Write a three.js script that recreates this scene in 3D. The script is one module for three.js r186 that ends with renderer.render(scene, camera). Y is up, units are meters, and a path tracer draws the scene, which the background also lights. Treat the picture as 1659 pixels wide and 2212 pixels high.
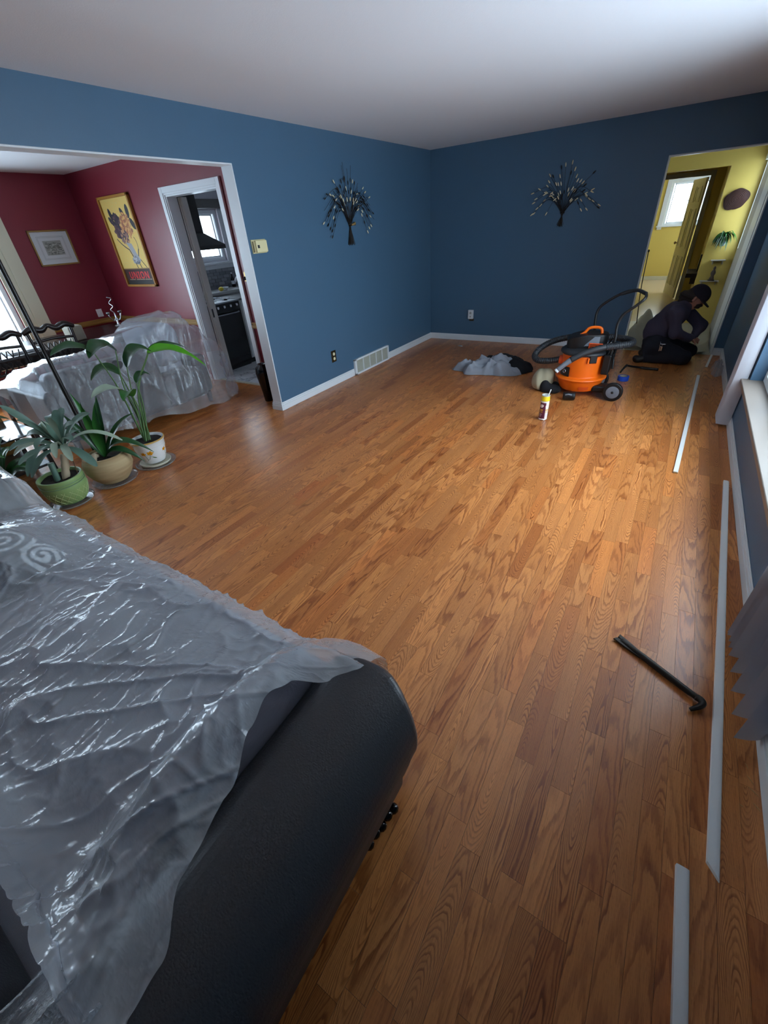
import * as THREE from 'three';
import { RoundedBoxGeometry } from 'three/addons/geometries/RoundedBoxGeometry.js';
import { mergeGeometries } from 'three/addons/utils/BufferGeometryUtils.js';
import { MarchingCubes } from 'three/addons/objects/MarchingCubes.js';
import { RectAreaLightUniformsLib } from 'three/addons/lights/RectAreaLightUniformsLib.js';

// ---------------------------------------------------------------- camera, sky, exposure
const scene = new THREE.Scene();
const renderer = new THREE.WebGLRenderer({ antialias: true });
renderer.toneMapping = THREE.LinearToneMapping;
renderer.toneMappingExposure = 1.0;
renderer.shadowMap.enabled = true;

const camera = new THREE.PerspectiveCamera(102.093, 1659 / 2212, 0.05, 200);
const camRight = new THREE.Vector3(0.84663441, -0.06653967, -0.52799871);
const camUp = new THREE.Vector3(-0.25214223, 0.82356911, -0.50809273);
const camBack = new THREE.Vector3(0.46865175, 0.56329956, 0.68048449);
camera.position.set(3.3921, 1.58739, 6.75322);
camera.quaternion.setFromRotationMatrix(new THREE.Matrix4().makeBasis(camRight, camUp, camBack));
scene.add(camera);

// even, overcast winter sky and snow: it enters through the real windows and two added ones
scene.background = new THREE.Color().setRGB(0.68, 0.85, 1.0);
scene.backgroundIntensity = 9.2;
// daylight standing in the two large windows, as wide and tall as their glass, the colour of the sky
RectAreaLightUniformsLib.init();
function windowLight(w, h, pos, look, i) { const l = new THREE.RectAreaLight(scene.background, i, w, h); l.position.set(...pos); l.lookAt(...look); scene.add(l); }
windowLight(2.43, 1.58, [4.235, 1.26, 3.775], [0, 1.26, 3.775], 3.4);
windowLight(2.86, 1.5, [-3.86, 1.25, 5.81], [0, 1.25, 5.81], 3.4);

// ---------------------------------------------------------------- helpers
const V = (x, y, z) => new THREE.Vector3(x, y, z);
function rng(seed) { let a = seed >>> 0; return () => { a = (a + 0x6D2B79F5) | 0; let t = Math.imul(a ^ (a >>> 15), 1 | a); t = (t + Math.imul(t ^ (t >>> 7), 61 | t)) ^ t; return ((t ^ (t >>> 14)) >>> 0) / 4294967296; }; }
const hash3 = (x, y, z) => { let h = Math.imul(x | 0, 374761393) + Math.imul(y | 0, 668265263) + Math.imul(z | 0, 2147483647 ^ 1274126177); h = Math.imul(h ^ (h >>> 13), 1274126177); return ((h ^ (h >>> 16)) >>> 0) / 4294967296; };
const fade = t => t * t * (3 - 2 * t);
function noise2(x, y, s = 0) { const xi = Math.floor(x), yi = Math.floor(y), u = fade(x - xi), v = fade(y - yi); const a = hash3(xi, yi, s), b = hash3(xi + 1, yi, s), c = hash3(xi, yi + 1, s), d = hash3(xi + 1, yi + 1, s); return (a + (b - a) * u) * (1 - v) + (c + (d - c) * u) * v; }
function fbm(x, y, s = 0, o = 4) { let a = 0.5, t = 0, n = 0; for (let i = 0; i < o; i++) { t += a * noise2(x, y, s + i * 17); n += a; x *= 2.03; y *= 2.03; a *= 0.5; } return t / n; }
const clamp = (v, a = 0, b = 1) => Math.min(b, Math.max(a, v));
const sstep = (a, b, x) => { const t = clamp((x - a) / (b - a)); return t * t * (3 - 2 * t); };
const lerp = (a, b, t) => a + (b - a) * t;

const taken = {};
function numbered(n) { if (!(n in taken)) { taken[n] = 0; return n; } taken[n]++; return n + '_' + String(taken[n]).padStart(3, '0'); }
function thing(name, label, category, pos = [0, 0, 0], group) {
  const o = new THREE.Group(); o.name = numbered(name); o.position.set(...pos); o.userData = { label, category };
  if (group) o.userData.group = group; scene.add(o); return o;
}
function part(t, name, geo, mat, parent) {           // geo is given in world metres
  const root = t; geo.translate(-root.position.x, -root.position.y, -root.position.z);
  const m = new THREE.Mesh(geo, mat); m.name = name; (parent || t).add(m); return m;
}
function single(name, geo, mat, label, category, group) {
  geo.computeBoundingBox(); const b = geo.boundingBox; const c = [(b.min.x + b.max.x) / 2, b.min.y, (b.min.z + b.max.z) / 2];
  geo.translate(-c[0], -c[1], -c[2]); const m = new THREE.Mesh(geo, mat); m.name = numbered(name); m.position.set(...c); m.userData = { label, category }; if (group) m.userData.group = group; scene.add(m); return m;
}
function struct(name, geo, mat) { const m = new THREE.Mesh(geo, mat); m.name = numbered(name); m.userData = { kind: 'structure' }; scene.add(m); return m; }
function under(parent, name, geo, mat) { const m = new THREE.Mesh(geo, mat); m.name = name; parent.add(m); return m; }

function uvBox(g) {   // planar uv in metres from the dominant normal
  const p = g.attributes.position, n = g.attributes.normal, uv = new Float32Array(p.count * 2);
  for (let i = 0; i < p.count; i++) { const ax = Math.abs(n.getX(i)), ay = Math.abs(n.getY(i)), az = Math.abs(n.getZ(i)); let u, v; if (ax >= ay && ax >= az) { u = p.getZ(i); v = p.getY(i); } else if (ay >= az) { u = p.getX(i); v = p.getZ(i); } else { u = p.getX(i); v = p.getY(i); } uv[2 * i] = u; uv[2 * i + 1] = v; }
  g.setAttribute('uv', new THREE.BufferAttribute(uv, 2)); return g;
}
const span = (x0, x1, y0, y1, z0, z1) => uvBox(new THREE.BoxGeometry(x1 - x0, y1 - y0, z1 - z0).translate((x0 + x1) / 2, (y0 + y1) / 2, (z0 + z1) / 2));
const rspan = (x0, x1, y0, y1, z0, z1, r = 0.004, s = 2) => uvBox(new RoundedBoxGeometry(x1 - x0, y1 - y0, z1 - z0, s, Math.min(r, (x1 - x0) / 2.02, (y1 - y0) / 2.02, (z1 - z0) / 2.02)).translate((x0 + x1) / 2, (y0 + y1) / 2, (z0 + z1) / 2));
const cyl = (r0, r1, h, x, y, z, seg = 24) => new THREE.CylinderGeometry(r1, r0, h, seg).translate(x, y + h / 2, z);
const merge = list => mergeGeometries(list.map(g => { const q = g.index ? g.toNonIndexed() : g; for (const k of Object.keys(q.attributes)) if (!['position', 'normal', 'uv'].includes(k)) q.deleteAttribute(k); return q; }));
const lathe = (prof, x, y, z, seg = 40) => new THREE.LatheGeometry(prof.map(p => new THREE.Vector2(p[0], p[1])), seg).translate(x, y, z);
const ell = (rx, ry, rz, x, y, z, s = 16) => new THREE.SphereGeometry(1, s, Math.max(8, s * 0.7 | 0)).scale(rx, ry, rz).translate(x, y, z);
function sweep(pts, r, n = 48, m = 10, closed = false) {       // round tube with varying radius through points
  const c = new THREE.CatmullRomCurve3(pts.map(p => V(...p)), closed, 'centripetal'); const fr = c.computeFrenetFrames(n, closed);
  const pos = [], uv = [], idx = [], rf = typeof r === 'function' ? r : () => r;
  for (let i = 0; i <= n; i++) { const t = i / n, q = c.getPointAt(t), N = fr.normals[i], B = fr.binormals[i], rr = rf(t); for (let j = 0; j <= m; j++) { const a = j / m * Math.PI * 2; const d = N.clone().multiplyScalar(Math.cos(a) * rr).add(B.clone().multiplyScalar(Math.sin(a) * rr)); pos.push(q.x + d.x, q.y + d.y, q.z + d.z); uv.push(t, j / m); } }
  for (let i = 0; i < n; i++) for (let j = 0; j < m; j++) { const a = i * (m + 1) + j, b = a + m + 1; idx.push(a, a + 1, b, b, a + 1, b + 1); }
  if (!closed) for (const e of [0, n]) { const q = c.getPointAt(e / n), k = pos.length / 3; pos.push(q.x, q.y, q.z); uv.push(e / n, 0.5); for (let j = 0; j < m; j++) { const a = e * (m + 1) + j; e ? idx.push(k, a, a + 1) : idx.push(k, a + 1, a); } }
  const g = new THREE.BufferGeometry(); g.setAttribute('position', new THREE.Float32BufferAttribute(pos, 3)); g.setAttribute('uv', new THREE.Float32BufferAttribute(uv, 2)); g.setIndex(idx); g.computeVertexNormals(); return g;
}
function surf(nu, nv, fn, flip = false) {                         // open sheet, fn(u,v) -> [x,y,z]
  const pos = [], uv = [], idx = [];
  for (let i = 0; i <= nu; i++) for (let j = 0; j <= nv; j++) { const p = fn(i / nu, j / nv); pos.push(p[0], p[1], p[2]); uv.push(i / nu, j / nv); }
  for (let i = 0; i < nu; i++) for (let j = 0; j < nv; j++) { const a = i * (nv + 1) + j, b = a + nv + 1; flip ? idx.push(a, a + 1, b, b, a + 1, b + 1) : idx.push(a, b, a + 1, b, b + 1, a + 1); }
  const g = new THREE.BufferGeometry(); g.setAttribute('position', new THREE.Float32BufferAttribute(pos, 3)); g.setAttribute('uv', new THREE.Float32BufferAttribute(uv, 2)); g.setIndex(idx); g.computeVertexNormals(); return g;
}
function extr(shape, depth, bevel = 0, seg = 2) { return new THREE.ExtrudeGeometry(shape, { depth, bevelEnabled: bevel > 0, bevelSize: bevel, bevelThickness: bevel, bevelSegments: seg, curveSegments: 12, steps: 1 }); }
const poly = pts => { const s = new THREE.Shape(); pts.forEach((p, i) => i ? s.lineTo(p[0], p[1]) : s.moveTo(p[0], p[1])); s.closePath(); return s; };
function sdfMesh(sdf, cx, cy, cz, half, res) {                    // closed skin of a distance field
  const mc = new MarchingCubes(res, new THREE.MeshStandardMaterial(), false, false, 400000); mc.isolation = 0; const h = res / 2; let k = 0;
  for (let z = 0; z < res; z++) for (let y = 0; y < res; y++) for (let x = 0; x < res; x++) mc.field[k++] = -sdf(cx + (x - h) / h * half, cy + (y - h) / h * half, cz + (z - h) / h * half);
  mc.update(); const n = mc.count; const P = mc.positionArray.slice(0, n * 3), N = mc.normalArray.slice(0, n * 3), U = new Float32Array(n * 2);
  for (let i = 0; i < n; i++) { P[3 * i] = cx + P[3 * i] * half; P[3 * i + 1] = cy + P[3 * i + 1] * half; P[3 * i + 2] = cz + P[3 * i + 2] * half; U[2 * i] = P[3 * i]; U[2 * i + 1] = P[3 * i + 1]; const l = Math.hypot(N[3 * i], N[3 * i + 1], N[3 * i + 2]) || 1; N[3 * i] /= l; N[3 * i + 1] /= l; N[3 * i + 2] /= l; }
  const g = new THREE.BufferGeometry(); g.setAttribute('position', new THREE.BufferAttribute(P, 3)); g.setAttribute('normal', new THREE.BufferAttribute(N, 3)); g.setAttribute('uv', new THREE.BufferAttribute(U, 2)); return g;
}
const smin = (a, b, k) => { const h = clamp(0.5 + 0.5 * (b - a) / k); return b + (a - b) * h - k * h * (1 - h); };
function capsule(x, y, z, a, b, ra, rb) { const dx = b[0] - a[0], dy = b[1] - a[1], dz = b[2] - a[2]; const t = clamp(((x - a[0]) * dx + (y - a[1]) * dy + (z - a[2]) * dz) / (dx * dx + dy * dy + dz * dz)); return Math.hypot(x - a[0] - dx * t, y - a[1] - dy * t, z - a[2] - dz * t) - (ra + (rb - ra) * t); }
const ellD = (x, y, z, c, r) => { const k0 = Math.hypot((x - c[0]) / r[0], (y - c[1]) / r[1], (z - c[2]) / r[2]); return (k0 - 1) * Math.min(r[0], r[1], r[2]); };
function bez(a, b, c, t) { const q = 1 - t; return [0, 1, 2].map(i => q * q * a[i] + 2 * q * t * b[i] + t * t * c[i]); }
function leaf(a, b, c, w, o = {}) {                               // blade along a bezier, folded along the midrib
  const { fold = 0.25, up = [0.35, 1, 0.25], wave = 0, prof = 'oval', n = 14, seed = 1, twist = 0 } = o; const rows = [-1, -0.55, 0, 0.55, 1];
  return surf(n, 4, (u, v) => {
    const p = V(...bez(a, b, c, u)), q = V(...bez(a, b, c, Math.min(1, u + 0.02))).sub(V(...bez(a, b, c, Math.max(0, u - 0.02)))).normalize();
    let side = V().crossVectors(q, V(...up)).normalize(); if (twist) side.applyAxisAngle(q, twist * u); const nor = V().crossVectors(side, q).normalize();
    const pr = prof === 'oval' ? Math.pow(Math.sin(Math.PI * clamp(0.04 + 0.96 * Math.pow(u, 0.8))), 0.75) : prof === 'spoon' ? Math.pow(Math.sin(Math.PI * clamp(0.08 + 0.9 * Math.pow(u, 1.7))), 0.6) * (0.35 + 0.65 * u) + 0.08 * (1 - u) : Math.sin(Math.PI * clamp(0.12 + 0.87 * u));
    const k = rows[Math.round(v * 4)], ww = w * Math.max(0.015, pr);
    p.addScaledVector(side, k * ww).addScaledVector(nor, Math.abs(k) * ww * fold + wave * Math.sin(u * 17 + k * 2 + seed) * Math.abs(k) * ww);
    return [p.x, p.y, p.z];
  });
}

// ---------------------------------------------------------------- computed textures
function dataTex(w, h, fn, srgb = true, rep = true) {
  const d = new Uint8Array(w * h * 4); for (let y = 0; y < h; y++) for (let x = 0; x < w; x++) { const c = fn(x, y), i = (y * w + x) * 4; d[i] = c[0]; d[i + 1] = c[1]; d[i + 2] = c[2]; d[i + 3] = 255; }
  const t = new THREE.DataTexture(d, w, h); t.magFilter = THREE.LinearFilter; t.minFilter = THREE.LinearMipmapLinearFilter; t.generateMipmaps = true; if (rep) t.wrapS = t.wrapT = THREE.RepeatWrapping; if (srgb) t.colorSpace = THREE.SRGBColorSpace; t.needsUpdate = true; return t;
}
const grayTex = (w, h, fn) => dataTex(w, h, (x, y) => { const v = clamp(fn(x, y)) * 255; return [v, v, v]; }, false);
const tile = (x, y, n, f) => f(x, y);      // shorthand kept for readability
const ROWS = 16, RW = 128, RL = 2048, STRIP = 0.0655, TEXLEN = 1.05;
const rr = rng(77);
const grainRow = [...Array(ROWS)].map((_, i) => ({ c: (rr() - 0.5) * 0.05, d: 0.006 + rr() * 0.05, sl: (rr() < 0.5 ? -1 : 1) * (0.03 + rr() * 0.09), f: 230 + rr() * 170, s: i * 31 + 5, st: rr() < 0.42, k: 0.75 + rr() * 0.5 }));
const oakTex = dataTex(RL, ROWS * RW, (px, py) => {
  const r = Math.min(ROWS - 1, py / RW | 0), g = grainRow[r], x = px / RL * TEXLEN, y = (py % RW) / RW * STRIP - STRIP / 2;
  const wob = (fbm(x * 5, y * 14, g.s, 3) - 0.5) * 0.03 + (noise2(x * 2.2, 3.1, g.s + 3) - 0.5) * 0.03;
  const dep = g.st ? 0.16 + x * 0.02 : g.d + g.sl * (x - 0.5) + (noise2(x * 3.1, 0.5, g.s + 9) - 0.5) * 0.05;
  const yy = y - g.c + wob; const rad = Math.sqrt(yy * yy + dep * dep);
  const ring = rad * g.f + (fbm(x * 22, y * 150, g.s + 21, 2) - 0.5) * 0.5; const fr = ring - Math.floor(ring);
  const band = sstep(0, 0.10, fr) * (1 - sstep(0.18, 0.6, fr)); const wgt = 0.35 + 0.8 * noise2(Math.floor(ring) * 1.7, x * 5, g.s + 40);
  const pore = sstep(0.60, 0.9, noise2(x * 75, y * 1900, g.s + 60)); const tone = fbm(x * 1.6, y * 25, g.s + 70, 3) - 0.5; const fine = noise2(x * 24, y * 900, g.s + 80) - 0.5;
  const k = clamp(band * wgt * 0.5 * g.k + pore * 0.22 + 0.10 - tone * 0.25 - fine * 0.16);
  return [lerp(214, 116, k), lerp(150, 60, k), lerp(92, 28, k)];
});
const rollerTex = grayTex(256, 256, (x, y) => { const a = (n, s) => { const f = n / 256; return noise2(x * f, y * f, s); }; const e = 24, bl = (s, n) => { const u = x / 256, v = y / 256; const A = noise2(u * n, v * n, s), B = noise2((u - 1) * n, v * n, s), C = noise2(u * n, (v - 1) * n, s), D = noise2((u - 1) * n, (v - 1) * n, s); return (A * (1 - u) + B * u) * (1 - v) + (C * (1 - u) + D * u) * v; }; return 0.5 * bl(5, 60) + 0.3 * bl(9, 120) + 0.2 * bl(3, 18); });
const roller = rollerTex.clone(); roller.repeat.set(3.3, 3.3); roller.needsUpdate = true;
const marbleTex = dataTex(512, 512, (x, y) => { const u = x / 512 * 4, v = y / 512 * 4; const w = fbm(u * 1.4, v * 1.4, 5, 4); const t = Math.abs(fbm(u * 0.9 + w * 1.5, v * 0.9 - w, 19, 4) - 0.5); const k = (1 - sstep(0, 0.035, t)) * 0.55 + (fbm(u * 3, v * 3, 44, 3) - 0.5) * 0.2; return [lerp(214, 120, k), lerp(216, 122, k), lerp(218, 128, k)]; });
const weaveTex = grayTex(256, 256, (x, y) => 0.5 + 0.25 * Math.sin(x * Math.PI / 4) * Math.sin(y * Math.PI / 4) + (hash3(x, y, 3) - 0.5) * 0.4);
const fabricTex = weaveTex.clone(); fabricTex.repeat.set(12, 12); fabricTex.needsUpdate = true;
const leatherTex = grayTex(256, 256, (x, y) => { const bl = (n, s) => { const u = x / 256, v = y / 256; const A = noise2(u * n, v * n, s), B = noise2((u - 1) * n, v * n, s), C = noise2(u * n, (v - 1) * n, s), D = noise2((u - 1) * n, (v - 1) * n, s); return (A * (1 - u) + B * u) * (1 - v) + (C * (1 - u) + D * u) * v; }; return Math.abs(bl(40, 1) - 0.5) * 1.4 + Math.abs(bl(80, 7) - 0.5) * 0.6; });
const leatherRep = leatherTex.clone(); leatherRep.repeat.set(6, 6); leatherRep.needsUpdate = true;
function canvasTex(w, h, draw) { const c = document.createElement('canvas'); c.width = w; c.height = h; draw(c.getContext('2d'), w, h); const t = new THREE.CanvasTexture(c); t.colorSpace = THREE.SRGBColorSpace; t.magFilter = THREE.LinearFilter; return t; }

const crinkleTex = grayTex(512, 512, (x, y) => { const bl = (n, s) => { const u = x / 512, v = y / 512; const A = noise2(u * n, v * n, s), B = noise2((u - 1) * n, v * n, s), C = noise2(u * n, (v - 1) * n, s), D = noise2((u - 1) * n, (v - 1) * n, s); return (A * (1 - u) + B * u) * (1 - v) + (C * (1 - u) + D * u) * v; }; const r = (n, s) => Math.abs(2 * bl(n, s) - 1); return 0.55 * r(9, 3) + 0.3 * r(21, 11) + 0.15 * r(47, 19); });
const crinkle = crinkleTex.clone(); crinkle.repeat.set(10, 6); crinkle.needsUpdate = true;
// ---------------------------------------------------------------- materials
const mat = (color, roughness = 0.6, o = {}) => new THREE.MeshStandardMaterial({ color, roughness, metalness: 0, side: THREE.DoubleSide, ...o });
const phys = (color, roughness, o = {}) => new THREE.MeshPhysicalMaterial({ color, roughness, side: THREE.DoubleSide, ...o });
const paint = (c, r = 0.55) => mat(c, r, { bumpMap: roller, bumpScale: 0.0006 });
const M = {
  blue: paint('#486882', 0.42), white: mat('#dfe3e6', 0.4), ceil: paint('#eceef2', 0.85), red: paint('#7c2231', 0.38), yellow: paint('#d6bd62', 0.5), kitchenWall: paint('#c9c8cf', 0.6), cream: mat('#cfc9b0', 0.45),
  floor: mat('#fff0de', 0.29, { map: oakTex, vertexColors: true }), sub: mat('#2a180e', 0.9), marble: mat('#ffffff', 0.25, { map: marbleTex }), foyer: mat('#c9c2b4', 0.22), hallwood: mat('#cdb596', 0.2),
  trim: mat('#d5d8d8', 0.35), greyTrim: mat('#a9a6a2', 0.5), gold: mat('#9a7434', 0.5), brass: mat('#9c8152', 0.38, { metalness: 0.8 }), brassLight: mat('#efe3bd', 0.4), bronze: mat('#2a231e', 0.45, { metalness: 0.6 }),
  black: mat('#0d0d0f', 0.45), blackGloss: mat('#08080a', 0.12), darkGrey: mat('#25272b', 0.5), midGrey: mat('#6c7078', 0.45), steel: mat('#8d9196', 0.3, { metalness: 0.9 }), chrome: mat('#d4d7da', 0.15, { metalness: 1 }),
  orange: mat('#f26a10', 0.34), orangeRed: mat('#d94f18', 0.4), leather: mat('#363639', 0.42, { bumpMap: leatherRep, bumpScale: 0.0006 }), seatFabric: mat('#8f8e96', 0.9, { bumpMap: fabricTex, bumpScale: 0.001 }), pillow: mat('#57555e', 0.95, { bumpMap: fabricTex, bumpScale: 0.0015 }),
  plasticThin: phys('#f2f6fb', 0.2, { transmission: 0.84, thickness: 0, ior: 1.5, specularIntensity: 1, bumpMap: crinkle, bumpScale: 0.003 }), plastic: phys('#f2f6fb', 0.2, { transmission: 0.74, thickness: 0, ior: 1.5, specularIntensity: 1, bumpMap: crinkle, bumpScale: 0.003 }),
  pane: phys('#ffffff', 0.0, { transmission: 1, thickness: 0, ior: 1.5 }), vane: phys('#c9c9cf', 0.6, { transmission: 0.25, thickness: 0 }), clearSaucer: phys('#d9dcdc', 0.12, { transmission: 0.7, thickness: 0 }),
  leafDark: mat('#1f4a22', 0.35), leafMid: mat('#2f6a2a', 0.35), leafBright: mat('#4f9a1e', 0.38), leafGrey: mat('#5d7a6a', 0.5), leafPale: mat('#9fb09a', 0.5), stem: mat('#4b6b33', 0.5), bark: mat('#b7a488', 0.8), soil: mat('#20160f', 0.95),
  darkWood: mat('#1d0f0c', 0.3), wood: mat('#6b4a28', 0.5), cloth: mat('#a5a08c', 0.95, { bumpMap: fabricTex, bumpScale: 0.001 }), greyCloth: mat('#8b8f97', 0.95), blackCloth: mat('#14151a', 0.95), navy: mat('#453f50', 0.95), trouser: mat('#1f2029', 0.95), skin: mat('#a5705c', 0.55), hair: mat('#2a1f1a', 0.7), hat: mat('#231f28', 0.95), khaki: mat('#a89f84', 0.95),
  snow: mat('#eef1f4', 0.9), silver: mat('#c9ccd0', 0.25, { metalness: 0.9 }), tapeBlue: mat('#1f54c8', 0.5), stickWhite: mat('#ecebe6', 0.5), stickWood: mat('#b99b6a', 0.8)
};

// ---------------------------------------------------------------- the setting: ground, floors, ceiling, walls
{ const g = struct('ground', span(-60, 60, -0.95, -0.8, -60, 60), M.snow); }
const CH = 2.44;
const floor = struct('floor', span(-3.84, 4.24, -0.2, -0.0075, -7.75, 8.6), M.sub);
struct('ceiling', span(-3.9, 4.3, CH, CH + 0.16, -7.8, 8.66), M.ceil);

// laminate strips, laid along z in the living and dining room
{
  const R = rng(4242), strips = [];
  const tints = [[1, 1, 1], [0.9, 0.86, 0.8], [1.1, 1.09, 1.06], [0.80, 0.70, 0.62], [0.98, 0.86, 0.76], [0.74, 0.62, 0.54], [1.12, 1.04, 0.92], [0.88, 0.7, 0.58]];
  for (let k = 0; k < 120; k++) {
    const x0 = 4.035 - (k + 1) * STRIP, x1 = 4.035 - k * STRIP; if (x0 < -3.7) continue; if (x1 > 4.036) continue;
    const zs = x1 < -0.1 ? 3.06 : 0.005; let z = zs - R() * 0.4;
    while (z < 8.45) {
      const len = 0.26 + R() * 0.4; const a = Math.max(z, zs), b = Math.min(z + len, 8.45); const u0 = R() * (TEXLEN - 0.7), row = R() * ROWS | 0, t = tints[R() * R() * tints.length | 0], v = 0.92 + R() * 0.14, fl = R() < 0.5;
      if (b - a > 0.02) strips.push({ x0, x1, z0: a, z1: b, u0, row, c: t.map(q => q * v), fl }); z += len;
    }
  }
  const cam = camera.position, fwd = camBack.clone().negate();
  const geo = s => {
    const e = 0.00035, g = new THREE.BoxGeometry(s.x1 - s.x0 - 2 * e, 0.0075, s.z1 - s.z0 - 2 * e).translate((s.x0 + s.x1) / 2, -0.00375, (s.z0 + s.z1) / 2);
    const p = g.attributes.position, uv = g.attributes.uv, col = new Float32Array(p.count * 3);
    for (let i = 0; i < p.count; i++) { let q = p.getZ(i) - s.z0; if (s.fl) q = s.z1 - s.z0 - q; const w = clamp((p.getX(i) - s.x0) / (s.x1 - s.x0), 0.01, 0.99); uv.setXY(i, (s.u0 + q) / TEXLEN, (s.row + w) / ROWS); col.set(s.c, i * 3); }
    g.setAttribute('color', new THREE.BufferAttribute(col, 3)); return g;
  };
  for (const s of strips) {
    const d = V((s.x0 + s.x1) / 2, 0, (s.z0 + s.z1) / 2).sub(cam), dep = d.dot(fwd); const px = d.dot(camRight) / dep * 894, py = -d.dot(camUp) / dep * 894;
    const seen = dep > 0.3 && Math.abs(px) < 829 && Math.abs(py) < 1106 && !(s.x0 < 2.95 && s.z1 > 6.1); s.score = seen ? (s.z1 - s.z0) / (dep * dep * dep) : -1;
  }
  strips.sort((a, b) => b.score - a.score); const rest = [];
  strips.forEach((s, i) => { if (i < 300 && s.score > 0) under(floor, 'floor_strip', geo(s), M.floor); else rest.push(geo(s)); });
  const r = under(floor, 'floor_strip', mergeGeometries(rest), M.floor); r.userData.kind = 'stuff';
}
struct('floor_kitchen', span(-3.0, -0.13, -0.0075, 0.001, 0.9, 3.04), M.marble);
struct('floor_foyer', span(1.4, 3.95, -0.0075, 0.0, -2.0, 0.0), M.foyer);
struct('floor_hall', span(1.2, 4.3, -0.0075, 0.0, -7.6, -2.0), M.hallwood);
struct('trim_1', rspan(-1.76, -0.88, 0.0, 0.006, 3.02, 3.075, 0.002), mat('#b8ae98', 0.5));

// left wall of the living room with the wide opening to the dining room
const OP = 2.118, JZ = 3.63;
struct('wall_left', merge([span(-0.06, 0, 0, CH, -0.12, JZ), span(-0.06, 0, OP, CH, JZ, 7.7), span(-0.06, 0, 0, CH, 7.7, 8.5)]), M.blue);
struct('wall_left_dining_side', merge([span(-0.12, -0.06, 0, CH, 3.02, JZ), span(-0.12, -0.06, OP, CH, JZ, 7.7), span(-0.12, -0.06, 0, CH, 7.7, 8.5)]), M.red);
struct('wall_left_kitchen_side', span(-0.12, -0.06, 0, CH, 0.8, 3.02), M.kitchenWall);
struct('trim_2', merge([rspan(-0.125, 0.003, 0, OP, JZ, JZ + 0.012, 0.004), rspan(-0.125, 0.003, OP - 0.012, OP, JZ, 7.7, 0.004)]), M.white);
struct('baseboard_jamb', merge([rspan(-0.14, 0.014, 0, 0.05, JZ, JZ + 0.026, 0.004), rspan(-0.135, 0.011, 0.05, 0.075, JZ, JZ + 0.022, 0.004), rspan(-0.13, 0.008, 0.075, 0.09, JZ, JZ + 0.018, 0.004)]), M.white);
// back wall with the opening to the foyer
const OX0 = 2.925, OX1 = 3.94, OH = 2.045;
struct('wall_back', merge([span(0, OX0, 0, CH, -0.06, 0), span(OX0, OX1, OH, CH, -0.06, 0), span(OX1, 4.04, 0, CH, -0.06, 0)]), M.blue);
struct('wall_back_foyer_side', merge([span(1.3, OX0, 0, CH, -0.12, -0.06), span(OX0, OX1, OH, CH, -0.12, -0.06)]), M.yellow);
struct('trim_3', merge([rspan(OX0, OX0 + 0.012, 0, OH, -0.125, 0.003, 0.003), rspan(OX0, OX1, OH - 0.012, OH, -0.125, 0.003, 0.003), rspan(OX1 - 0.012, OX1, 0, OH, -0.125, 0.003, 0.003)]), M.trim);
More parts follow.
